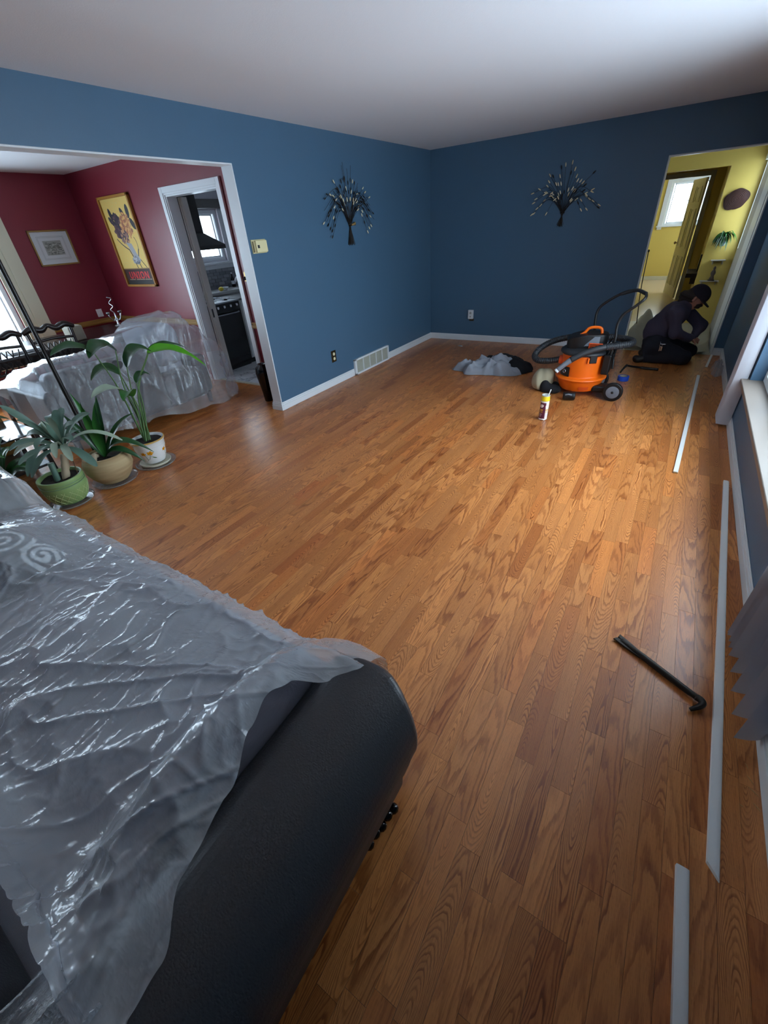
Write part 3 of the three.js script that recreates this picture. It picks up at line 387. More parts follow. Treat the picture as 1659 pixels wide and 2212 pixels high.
{ // duplex outlet on a brass plate
  const t = thing('wall_outlet', 'brass outlet plate with two cream sockets on left blue wall', 'outlet', [0.005, 0.27, 2.645]);
  part(t, 'plate', rspan(0, 0.006, 0.272, 0.405, 2.6, 2.69, 0.003), mat('#4b3f2a', 0.35, { metalness: 0.7 }));
  for (const y of [0.312, 0.366]) part(t, 'socket', new THREE.CylinderGeometry(0.018, 0.018, 0.012, 20).rotateZ(Math.PI / 2).translate(0.006, y, 2.645), mat('#e4dcb6', 0.5));
}
{ // plugged-in white device on the back wall
  const t = thing('plug_in_device', 'white plug-in device with round dial on back wall', 'plug', [0.715, 0.29, 0.015]);
  part(t, 'case', rspan(0.668, 0.752, 0.322, 0.452, 0.0, 0.032, 0.008, 3), M.white);
  part(t, 'dial', new THREE.CylinderGeometry(0.017, 0.017, 0.008, 20).rotateX(Math.PI / 2).translate(0.71, 0.41, 0.034), M.greyTrim);
  part(t, 'dial', new THREE.CylinderGeometry(0.012, 0.012, 0.006, 20).rotateX(Math.PI / 2).translate(0.71, 0.358, 0.034), M.greyTrim);
  part(t, 'outlet_plate', rspan(0.685, 0.76, 0.292, 0.33, 0.0, 0.008, 0.002), mat('#4b3f2a', 0.4, { metalness: 0.6 }));
}
{ // floor-level air return grille
  const t = thing('vent_grille', 'white baseboard vent grille with five louvred panels', 'vent', [0.02, 0, 1.835]);
  const z0 = 1.41, z1 = 2.258, H = 0.2; const bars = [z0, z0 + 0.03];
  part(t, 'frame', merge([rspan(0.001, 0.03, 0, 0.022, z0, z1, 0.003), rspan(0.001, 0.03, H - 0.02, H, z0, z1, 0.003), rspan(0.001, 0.03, 0, H, z0, z0 + 0.022, 0.003), rspan(0.001, 0.03, 0, H, z1 - 0.04, z1, 0.003), ...[1, 2, 3, 4].map(i => rspan(0.001, 0.029, 0.02, H - 0.02, z0 + 0.022 + i * 0.1572 - 0.004, z0 + 0.022 + i * 0.1572 + 0.004, 0.001))]), M.white);
  for (let i = 0; i < 5; i++) { const a = z0 + 0.026 + i * 0.1572, b = a + 0.149; part(t, 'panel', merge([span(0.004, 0.012, 0.022, H - 0.02, a, b), ...[...Array(15)].map((_, k) => span(0.012, 0.02, 0.026 + k * 0.0105, 0.031 + k * 0.0105, a, b))]), mat('#b9b8ab', 0.6)); }
}
// ---------------------------------------------------------------- vertical blinds at both ends of the picture window
function vane(t, z, ang, w, x, y0, y1) { const g = surf(2, 10, (u, v) => { const a = (v - 0.5) * w, b = 0.006 * Math.cos((v - 0.5) * Math.PI); return [Math.cos(ang) * a - Math.sin(ang) * b, lerp(y0, y1, u), Math.sin(ang) * a + Math.cos(ang) * b]; }); g.translate(x, 0, z); return part(t, 'vane', g, M.vane); }
{
  const t = thing('vertical_blind', 'far stack of white vertical blind vanes at the hall end of the window', 'blind', [3.99, 0, 2.3], 'vertical blinds');
  for (let i = 0; i < 9; i++) vane(t, 2.47 - i * 0.026, 0.1 + 0.05 * Math.sin(i), 0.088, 3.985, 0.03, 2.15);
  part(t, 'carrier', rspan(3.975, 3.995, 2.15, 2.165, 2.24, 2.49, 0.003), M.white);
}
{
  const t = thing('vertical_blind', 'near stack of grey vertical blind vanes hanging beside the long trim strip', 'blind', [3.99, 0, 5.2], 'vertical blinds');
  [4.98, 5.0, 5.03, 5.07, 5.12, 5.2, 5.3, 5.41, 5.5].forEach((z, i) => vane(t, z, -0.34 + 0.1 * Math.sin(i * 2.1), 0.09, 3.99, 0.035, 2.15));
  part(t, 'carrier', rspan(3.975, 4.0, 2.15, 2.165, 4.96, 5.52, 0.003), M.white);
}
single('blind_headrail', rspan(3.955, 4.025, 2.166, 2.21, 2.2, 5.55, 0.005), M.white, 'white head rail carrying the vertical blinds above the window', 'rail');
// ---------------------------------------------------------------- loose trim strips and pry bar
function stick(a, b, w, h, label, mitre = 0) {
  const d = Math.hypot(b[0] - a[0], b[1] - a[1]), ang = Math.atan2(b[0] - a[0], b[1] - a[1]); const t = thing('trim_strip', label, 'trim strip', [(a[0] + b[0]) / 2, 0, (a[1] + b[1]) / 2], 'loose trim strips on the floor');
  const sh = new THREE.Shape(); sh.moveTo(-w / 2, 0); sh.lineTo(w / 2, 0); sh.lineTo(w / 2, h * 0.45); sh.quadraticCurveTo(w / 2 - 0.002, h, 0, h); sh.lineTo(-w / 2, h); sh.closePath();
  const g = extr(sh, d, 0); const p = g.attributes.position; for (let i = 0; i < p.count; i++) if (p.getZ(i) > d * 0.9) p.setZ(i, p.getZ(i) + mitre * (p.getX(i) / w + 0.5)); g.computeVertexNormals(); g.rotateY(ang); g.translate(a[0], 0.0005, a[1]); part(t, 'moulding', g, M.stickWhite);
  const e = span(-w / 2 + 0.001, w / 2 - 0.001, 0.001, h * 0.7, -0.0015, 0.0005); e.rotateY(ang); e.translate(a[0], 0.0005, a[1]); part(t, 'cut_end', e, M.stickWood);
  const f = span(-w / 2 + 0.001, w / 2 - 0.001, 0.001, h * 0.7, d - 0.0005 + (mitre ? mitre * 0.4 : 0), d + 0.0015 + (mitre ? mitre * 0.4 : 0)); f.rotateY(ang + (mitre ? -0.9 * Math.sign(mitre) * 0 : 0)); f.translate(a[0], 0.0005, a[1]); if (!mitre) part(t, 'cut_end', f, M.stickWood);
}
stick([3.815, 0.99], [3.70, 3.48], 0.03, 0.014, 'white trim strip on the floor running towards the kneeling person');
stick([3.995, 3.48], [3.895, 5.955], 0.032, 0.014, 'long white trim strip with mitred end beside the near blinds', 0.035);
stick([3.822, 6.005], [3.838, 7.2], 0.034, 0.016, 'white trim strip with yellowed cut end, nearest to the camera');
stick([3.945, 0.03], [3.885, 0.62], 0.024, 0.012, 'short white trim offcut lying by the corner of the foyer opening');
{ // flat steel pry bar
  const t = thing('pry_bar', 'dark steel pry bar with hooked head lying on the floor', 'pry bar', [3.7, 0, 5.31]);
  const A = [3.548, 5.222], B = [3.862, 5.405]; const dx = B[0] - A[0], dz = B[1] - A[1], L = Math.hypot(dx, dz); const at = (k, y, o = 0) => [A[0] + dx * k - dz / L * o, y, A[1] + dz * k + dx / L * o];
  const bar = sweep([at(0.06, 0.009), at(0.3, 0.013), at(0.6, 0.015), at(0.86, 0.018), at(0.96, 0.022)], k => 0.0115 + 0.002 * Math.sin(k * 3), 30, 8);
  part(t, 'shank', bar, mat('#2b2622', 0.4, { metalness: 0.6 }));
  part(t, 'hook', sweep([at(0.94, 0.021), at(0.99, 0.024), at(1.015, 0.024, 0.006), at(1.02, 0.022, 0.026), at(1.0, 0.016, 0.048), at(0.985, 0.010, 0.06)], k => 0.013 - 0.006 * k * k, 24, 8), mat('#2b2622', 0.4, { metalness: 0.6 }));
  const sh = poly([[-0.012, 0.12], [-0.018, 0.05], [-0.02, 0], [-0.005, 0.004], [0, 0.028], [0.005, 0.004], [0.02, 0], [0.018, 0.05], [0.012, 0.12]]); const c = extr(sh, 0.006, 0.0015); c.rotateX(Math.PI / 2); c.rotateY(Math.atan2(dx, dz)); c.translate(A[0], 0.013, A[1]); part(t, 'claw', c, mat('#332d28', 0.4, { metalness: 0.6 }));
}

// ---------------------------------------------------------------- orange shop vacuum
{
  const cx = 2.735, cz = 1.95; const t = thing('shop_vacuum', 'orange and black wet dry shop vacuum with looped hose and push handle', 'vacuum', [cx, 0, cz]);
  const drum = part(t, 'drum', lathe([[0, 0.055], [0.17, 0.055], [0.185, 0.062], [0.195, 0.075], [0.228, 0.165], [0.233, 0.172], [0.246, 0.174], [0.248, 0.183], [0.24, 0.192], [0.226, 0.195], [0.205, 0.2], [0.2, 0.21], [0.203, 0.3], [0.208, 0.415], [0.2, 0.42], [0, 0.42]], cx, 0, cz, 56), M.orange);
  const onDrum = (a, r, y) => [cx + Math.sin(a) * r, y, cz + Math.cos(a) * r];
  part(t, 'label', surf(14, 2, (u, v) => { const a = lerp(-1.15, -0.42, u), y = lerp(0.205, 0.3, v) - (u > 0.5 ? 0.02 * 0 : 0); return onDrum(a, 0.2065 + 0.003 * v, y); }, true), M.black, drum);
  part(t, 'label_lettering', new THREE.TorusGeometry(0.017, 0.004, 8, 24).rotateY(-0.72).translate(...onDrum(-0.72, 0.212, 0.252)), M.silver, drum);
  part(t, 'drain_recess', surf(10, 2, (u, v) => onDrum(lerp(0.15, 0.6, u), 0.207 + 0.012 * v, lerp(0.085, 0.118, v)), true), M.orangeRed, drum);
  part(t, 'hose_inlet', new THREE.CylinderGeometry(0.043, 0.05, 0.05, 28).rotateZ(Math.PI / 2).translate(2.535, 0.335, 1.99), M.orangeRed, drum);
  const lid = part(t, 'lid', lathe([[0, 0.42], [0.222, 0.415], [0.232, 0.425], [0.23, 0.445], [0.2, 0.465], [0.15, 0.475], [0, 0.48]], cx, 0, cz, 48), M.darkGrey);
  const head = sdfMesh((x, y, z) => { const X = x - cx - 0.0, Z = z - cz; const c = Math.cos(0.25), s = Math.sin(0.25); const u = X * c - Z * s, w = X * s + Z * c; const top = 0.60 - 0.55 * Math.max(0, -u - 0.02) * Math.max(0.4, -u * 3) - 0.02 * Math.max(0, u); const q = Math.pow(Math.pow(Math.abs(u) / 0.185, 3) + Math.pow(Math.abs(w) / 0.125, 3), 1 / 3) - 1; return Math.max(q * 0.11, smin(0.2, -(smin(top - y, 0.3, 0.03)), 0.001)); }, cx, 0.52, cz, 0.24, 72);
  part(t, 'motor_head', head, M.black);
  part(t, 'motor_band', surf(24, 6, (u, v) => { const a = lerp(-0.9, 0.9, u); return [cx + 0.01 + Math.sin(a) * 0.15, lerp(0.5, 0.585, v) - 0.06 * Math.max(0, -Math.sin(a)) , cz + 0.118 + 0.012 * Math.cos(a * 1.2) - 0.02 * v]; }, true), M.midGrey);
  const vp = part(t, 'vent_panel', rspan(2.775, 2.9, 0.475, 0.53, cz + 0.118, cz + 0.135, 0.006), M.orangeRed);
  for (let i = 0; i < 4; i++) part(t, 'slot', span(2.785, 2.89, 0.484 + i * 0.011, 0.489 + i * 0.011, cz + 0.134, cz + 0.1365), M.bronze, vp);
  part(t, 'carry_handle', sweep([[2.665, 0.575, cz + 0.02], [2.70, 0.60, cz + 0.02], [2.735, 0.643, cz + 0.02], [2.80, 0.655, cz + 0.02], [2.845, 0.645, cz + 0.02], [2.86, 0.6, cz + 0.02]], 0.0135, 34, 12), M.orange);
  part(t, 'power_switch', rspan(2.612, 2.66, 0.545, 0.572, cz + 0.04, cz + 0.075, 0.005), M.orangeRed);
  for (const a of [0.55, -2.6]) { const L = part(t, 'latch', rspan(-0.034, 0.034, 0.355, 0.44, 0.2, 0.228, 0.006).rotateY(a).translate(cx, 0, cz), M.black); part(t, 'latch_lug', merge([rspan(-0.052, -0.034, 0.35, 0.405, 0.195, 0.222, 0.005).rotateY(a).translate(cx, 0, cz), rspan(0.034, 0.052, 0.35, 0.405, 0.195, 0.222, 0.005).rotateY(a).translate(cx, 0, cz)]), M.orange, L); }
  const rib = k => 0.031 + 0.0018 * Math.sin(k * 2 * Math.PI * 95);
  part(t, 'hose', sweep([[2.51, 0.335, 2.0], [2.40, 0.315, 2.02], [2.29, 0.31, 2.0], [2.235, 0.335, 1.93], [2.27, 0.40, 1.82], [2.38, 0.455, 1.72], [2.55, 0.49, 1.665], [2.78, 0.50, 1.645], [2.99, 0.505, 1.68], [3.12, 0.51, 1.80], [3.13, 0.515, 1.94], [3.05, 0.52, 2.06], [2.93, 0.515, 2.14]], rib, 760, 12), M.darkGrey);
  part(t, 'wand', sweep([[2.94, 0.516, 2.135], [2.86, 0.497, 2.17], [2.74, 0.45, 2.215], [2.66, 0.40, 2.245]], 0.029, 24, 14), M.darkGrey);
  const noz = part(t, 'nozzle', sweep([[2.675, 0.41, 2.24], [2.62, 0.365, 2.262], [2.56, 0.305, 2.292]], k => 0.028 - 0.006 * k, 14, 14), M.midGrey); part(t, 'nozzle_tip', sweep([[2.562, 0.307, 2.291], [2.548, 0.292, 2.298]], 0.023, 4, 14), M.white, noz);
  part(t, 'push_handle', sweep([[2.80, 0.40, 1.72], [2.77, 0.52, 1.73], [2.75, 0.64, 1.75], [2.748, 0.755, 1.75], [2.775, 0.81, 1.75], [2.95, 0.932, 1.78], [3.06, 0.962, 1.86], [3.15, 0.952, 2.0], [3.155, 0.925, 2.05], [3.10, 0.865, 2.06], [3.012, 0.785, 2.06], [2.985, 0.705, 2.06], [2.992, 0.58, 2.06], [2.985, 0.42, 2.06]], 0.0125, 110, 12), M.black);
  part(t, 'handle_grip', sweep([[2.93, 0.92, 1.775], [3.06, 0.963, 1.86], [3.15, 0.953, 1.995]], 0.0155, 24, 12), M.darkGrey);
  part(t, 'handle_bracket', rspan(2.93, 3.0, 0.24, 0.43, 1.72, 2.09, 0.012), M.black);
  part(t, 'power_cord', sweep([[2.93, 0.50, 1.95], [2.97, 0.56, 1.98], [2.99, 0.50, 2.04], [2.96, 0.43, 2.06], [3.0, 0.4, 2.0], [3.01, 0.47, 1.92], [2.97, 0.53, 1.9], [2.98, 0.45, 1.98], [3.02, 0.38, 2.05], [3.03, 0.30, 2.07]], 0.008, 80, 8), M.black);
  for (const [wx, z] of [[3.085, 2.12], [2.9, 1.72]]) { const w = part(t, 'wheel', lathe([[0.06, -0.02], [0.084, -0.022], [0.091, -0.014], [0.092, 0], [0.091, 0.014], [0.084, 0.022], [0.06, 0.02]], 0, 0, 0, 40).rotateX(Math.PI / 2).translate(wx, 0.092, z), M.black); part(t, 'hubcap', lathe([[0, 0.024], [0.03, 0.024], [0.066, 0.019], [0.07, 0.012], [0.07, -0.02], [0, -0.02]], 0, 0, 0, 36).rotateX(Math.PI / 2).translate(wx, 0.092, z), M.midGrey, w); part(t, 'axle_cap', ell(0.012, 0.012, 0.006, wx, 0.092, z + 0.025, 12), M.black, w); }
  part(t, 'wheel_mount', merge([rspan(2.88, 3.1, 0.06, 0.125, 1.95, 2.095, 0.02)]), M.black);
  for (const [x, z, a] of [[2.705, 2.235, 0.2], [2.515, 1.99, -0.9], [2.6, 1.75, -2.2]]) { const c = part(t, 'caster', sdfMesh((X, Y, Z) => { const u = (X - x) * Math.cos(a) - (Z - z) * Math.sin(a), w = (X - x) * Math.sin(a) + (Z - z) * Math.cos(a); return Math.max(Math.hypot(Math.max(0, Math.abs(u) - 0.042), Math.max(0, Math.hypot(Y - 0.045, w) - 0.028)) - 0.017, Y - 0.085); }, x, 0.05, z, 0.09, 44), M.black); part(t, 'caster_cover', sweep([[x - 0.03 * Math.cos(a), 0.066, z + 0.045 + 0.03 * Math.sin(a)], [x, 0.074, z + 0.05], [x + 0.03 * Math.cos(a), 0.066, z + 0.045 - 0.03 * Math.sin(a)]], 0.008, 12, 8), M.midGrey, c); }
}
{ // spray foam can with its straw
  const x = 2.602, z = 2.84; const t = thing('foam_can', 'yellow, white and maroon spray can with straw standing on the floor', 'spray can', [x, 0, z]);
  const tex = canvasTex(512, 256, (c, w, h) => { c.fillStyle = '#e9e4de'; c.fillRect(0, 0, w, h); c.fillStyle = '#5a2338'; c.fillRect(0, 20, w * 0.8, h - 40); c.fillStyle = '#f0e6e0'; for (const k of [0, 1, 2, 3]) { c.beginPath(); c.ellipse(64 + k * 128, 66, 46, 22, -0.15, 0, 7); c.fill(); } c.fillStyle = '#e0a83c'; for (const k of [0, 1, 2, 3]) { c.fillRect(26 + k * 128, 110, 78, 12); c.fillRect(30 + k * 128, 128, 70, 9); c.fillRect(26 + k * 128, 148, 78, 7); } c.fillStyle = '#cdb8bc'; for (const k of [0, 1, 2, 3]) for (let i = 0; i < 4; i++) c.fillRect(30 + k * 128, 172 + i * 12, 66 - i * 6, 4); });
  const body = part(t, 'can_body', new THREE.CylinderGeometry(0.037, 0.037, 0.178, 40, 1, true).rotateY(1.85).translate(x, 0.095, z), mat('#ffffff', 0.35, { map: tex }));
  part(t, 'bottom_rim', lathe([[0, 0.001], [0.034, 0.001], [0.038, 0.004], [0.038, 0.008], [0.036, 0.01]], x, 0, z), M.chrome, body);
  part(t, 'collar', lathe([[0.037, 0.184], [0.0385, 0.186], [0.039, 0.19], [0.036, 0.226], [0.034, 0.228]], x, 0, z), mat('#f0cf1c', 0.45));
  part(t, 'top_rim', lathe([[0.034, 0.226], [0.036, 0.229], [0.037, 0.235], [0.034, 0.238], [0.031, 0.233], [0.028, 0.218], [0, 0.214]], x, 0, z), mat('#b9bab2', 0.4));
  part(t, 'straw', sweep([[x + 0.018, 0.216, z + 0.005], [x + 0.025, 0.25, z], [x + 0.034, 0.288, z - 0.004]], 0.0042, 8, 8), M.stickWhite);
}
{ const x = 3.108, z = 1.39; const t = thing('tape_roll', 'roll of blue painter tape on the floor beside the vacuum wheel', 'tape', [x, 0, z]); part(t, 'tape', lathe([[0.04, 0.0], [0.056, 0.0], [0.057, 0.002], [0.057, 0.046], [0.056, 0.048], [0.04, 0.048]], x, 0.0005, z, 40), M.tapeBlue); part(t, 'core', lathe([[0.0375, 0.0], [0.04, 0.0], [0.04, 0.047], [0.0375, 0.047], [0.0375, 0.0]], x, 0.0008, z, 40), M.khaki); }
// ---------------------------------------------------------------- soft things on the floor
function heap(cx, cz, rx, rz, h, seed, rot, edge, fold) {         // rumpled cloth lying on the floor
  return surf(70, 70, (u, v) => {
    const a = (u - 0.5) * 2, b = (v - 0.5) * 2; const r = Math.max(Math.abs(a), Math.abs(b)), th = Math.atan2(b, a), k = 1 + edge * (fbm(Math.cos(th) * 2 + 5, Math.sin(th) * 2 + 5, seed, 3) - 0.5) * 2, rad = Math.hypot(a, b) > 1e-6 ? r / Math.hypot(a, b) : 1;
    const X = a * rad * k, Z = b * rad * k; const rr2 = clamp(r); let y = h * Math.pow(1 - Math.pow(rr2, 2.2), 0.8) * (0.55 + 0.9 * (fbm(X * 1.6 + 3, Z * 1.6, seed + 5, 3) - 0.2)); const f = Math.pow(1 - Math.abs(2 * noise2(X * 3.2 + Z * 1.3, Z * 2.1 - X, seed + 9) - 1), 2); y += fold * f * (1 - Math.pow(rr2, 6)); y += fold * 0.5 * noise2(X * 9, Z * 7, seed + 3) * (1 - Math.pow(rr2, 8));
    const x = X * rx, z = Z * rz; return [cx + x * Math.cos(rot) - z * Math.sin(rot), Math.max(0.004, y + 0.004), cz + x * Math.sin(rot) + z * Math.cos(rot)];
  }, true);
}
single('black_jacket', heap(1.72, 1.40, 0.36, 0.22, 0.17, 41, -0.12, 0.18, 0.03), M.blackCloth, 'black jacket crumpled on the floor behind the grey sweater', 'jacket');
single('grey_sweater', (() => { const g = heap(1.62, 1.57, 0.42, 0.17, 0.11, 66, -0.1, 0.35, 0.075); const p = g.attributes.position; for (let i = 0; i < p.count; i++) { const x = p.getX(i), z = p.getZ(i); p.setY(i, p.getY(i) + 0.075 * Math.exp(-Math.pow((x - 1.52) / 0.05, 2) - Math.pow((z - 1.5) / 0.05, 2)) + 0.06 * Math.exp(-Math.pow((x - 1.75) / 0.12, 2)) * sstep(1.7, 1.5, z)); } g.computeVertexNormals(); return g; })(), M.greyCloth, 'light grey sweater crumpled over the black jacket on the floor', 'sweater');
single('dark_cloth', heap(1.29, 1.55, 0.07, 0.055, 0.06, 12, 0.2, 0.1, 0.01), M.blackCloth, 'small dark cloth at the left end of the crumpled sweater', 'cloth');
single('khaki_hat', sdfMesh((x, y, z) => { const X = x - 2.375, Y = y - 0.115, Z = z - 1.98; let d = smin(ellD(X, Y, Z, [0.01, 0.01, 0], [0.105, 0.105, 0.11]), ellD(X, Y, Z, [-0.055, -0.03, 0.02], [0.06, 0.085, 0.1]), 0.05); d = Math.max(d, -(y - 0.003)); return d + 0.012 * Math.sin(X * 40 + Y * 14) * Math.exp(-Math.pow((X + 0.02) / 0.05, 2)); }, 2.375, 0.115, 1.98, 0.2, 56), M.khaki, 'khaki brimless hat lying on its side beside the vacuum', 'hat');
single('black_bundle', sdfMesh((x, y, z) => { const X = x - 2.47, Y = y - 0.045, Z = z - 2.08; return Math.max(smin(ellD(X, Y, Z, [0.03, 0.0, 0], [0.09, 0.05, 0.05]), ellD(X, Y, Z, [-0.05, 0.02, 0], [0.05, 0.065, 0.045]), 0.03), -(y - 0.002)); }, 2.47, 0.06, 2.08, 0.16, 44), M.blackCloth, 'small black bundle tucked between khaki hat and vacuum drum', 'bundle');
{ // work hammer by the kneeling person's foot
  const t = thing('hand_tool', 'black bent hand tool on the floor by the foot of the kneeling person', 'tool', [3.2, 0, 1.0]);
  part(t, 'handle', sweep([[3.09, 0.06, 1.0], [3.15, 0.045, 0.97], [3.22, 0.03, 0.93], [3.28, 0.022, 0.9]], 0.011, 20, 10), M.black);
  part(t, 'head', sweep([[3.095, 0.065, 1.0], [3.08, 0.05, 1.02], [3.06, 0.028, 1.09], [3.05, 0.012, 1.13]], k => 0.013 - 0.003 * k, 16, 10), M.darkGrey);
  part(t, 'grip', sweep([[3.24, 0.027, 0.925], [3.33, 0.016, 0.9], [3.42, 0.014, 0.9]], 0.015, 14, 10), M.black);
}
single('floor_debris', sdfMesh((x, y, z) => smin(smin(ellD(x, y, z, [0.72, 0.008, 0.42], [0.028, 0.01, 0.012]), ellD(x, y, z, [0.745, 0.007, 0.43], [0.02, 0.009, 0.014]), 0.006), ellD(x, y, z, [0.7, 0.007, 0.41], [0.012, 0.008, 0.016]), 0.006), 0.72, 0.01, 0.42, 0.06, 40), M.greyTrim, 'tiny pale scrap of debris on the floor near the back wall', 'debris');
for (const [x, z, a, l] of [[4.001, 5.629, 0.9, 0.03], [4.009, 5.667, 0.6, 0.035], [3.994, 5.584, 1.2, 0.02], [4.013, 5.714, 0.8, 0.025], [3.972, 5.732, 0.3, 0.012]]) single('wood_splinter', sweep([[x - Math.cos(a) * l / 2, 0.0015, z - Math.sin(a) * l / 2], [x, 0.0025, z], [x + Math.cos(a) * l / 2, 0.0015, z + Math.sin(a) * l / 2]], k => 0.0012 * Math.sin(0.3 + 2.5 * k), 6, 5), M.stickWood, 'tiny pale wood splinter on the floor by the right baseboard', 'splinter', 'splinters by the right baseboard');
{ // canvas drop cloth on the foyer floor
  const g = surf(90, 110, (u, v) => { const x = lerp(2.955, 3.89, u), z = lerp(0.03, -1.75, v); let y = 0.006 + 0.02 * fbm(x * 5, z * 5, 7, 3) + 0.018 * Math.pow(1 - Math.abs(2 * noise2(x * 5 + z * 2, z * 3, 3) - 1), 3); y += 0.37 * Math.exp(-Math.pow((x - 3.10) / 0.17, 2) - Math.pow((z + 0.42) / 0.26, 2)) * (0.8 + 0.4 * fbm(x * 7, z * 7, 21, 2)); y += 0.16 * Math.exp(-Math.pow((x - 3.0) / 0.12, 2) - Math.pow((z + 0.12) / 0.14, 2)); y += 0.03 * sstep(3.7, 3.88, x); return [x + 0.01 * Math.sin(z * 9), y, z]; });
  single('drop_cloth', g, M.cloth, 'crumpled olive canvas drop cloth spread over the foyer floor', 'drop cloth');
}
single('paper_scrap', rspan(2.945, 3.0, 0.002, 0.19, -0.2, -0.19, 0.001).rotateZ(-0.0), M.white, 'small white card standing against the left edge of the foyer opening', 'card');
{ const t = thing('thin_rod', 'thin black rod leaning upright in the left edge of foyer opening', 'rod', [2.97, 0, -0.16]); part(t, 'shaft', sweep([[3.02, 0.25, -0.22], [2.965, 0.7, -0.2], [2.945, 1.13, -0.18]], 0.0055, 14, 8), M.bronze); part(t, 'end_cap', ell(0.012, 0.016, 0.012, 2.945, 1.14, -0.18, 10), M.bronze); part(t, 'foot', sweep([[3.02, 0.25, -0.22], [3.05, 0.01, -0.24]], 0.0055, 6, 8), M.bronze); }
{ // scrunched clear bag by the corner
  const g = heap(3.975, 0.78, 0.05, 0.2, 0.13, 91, 0, 0.25, 0.03); single('plastic_bag', g, M.plastic, 'scrunched clear plastic bag on the floor against the right wall corner', 'bag');
}
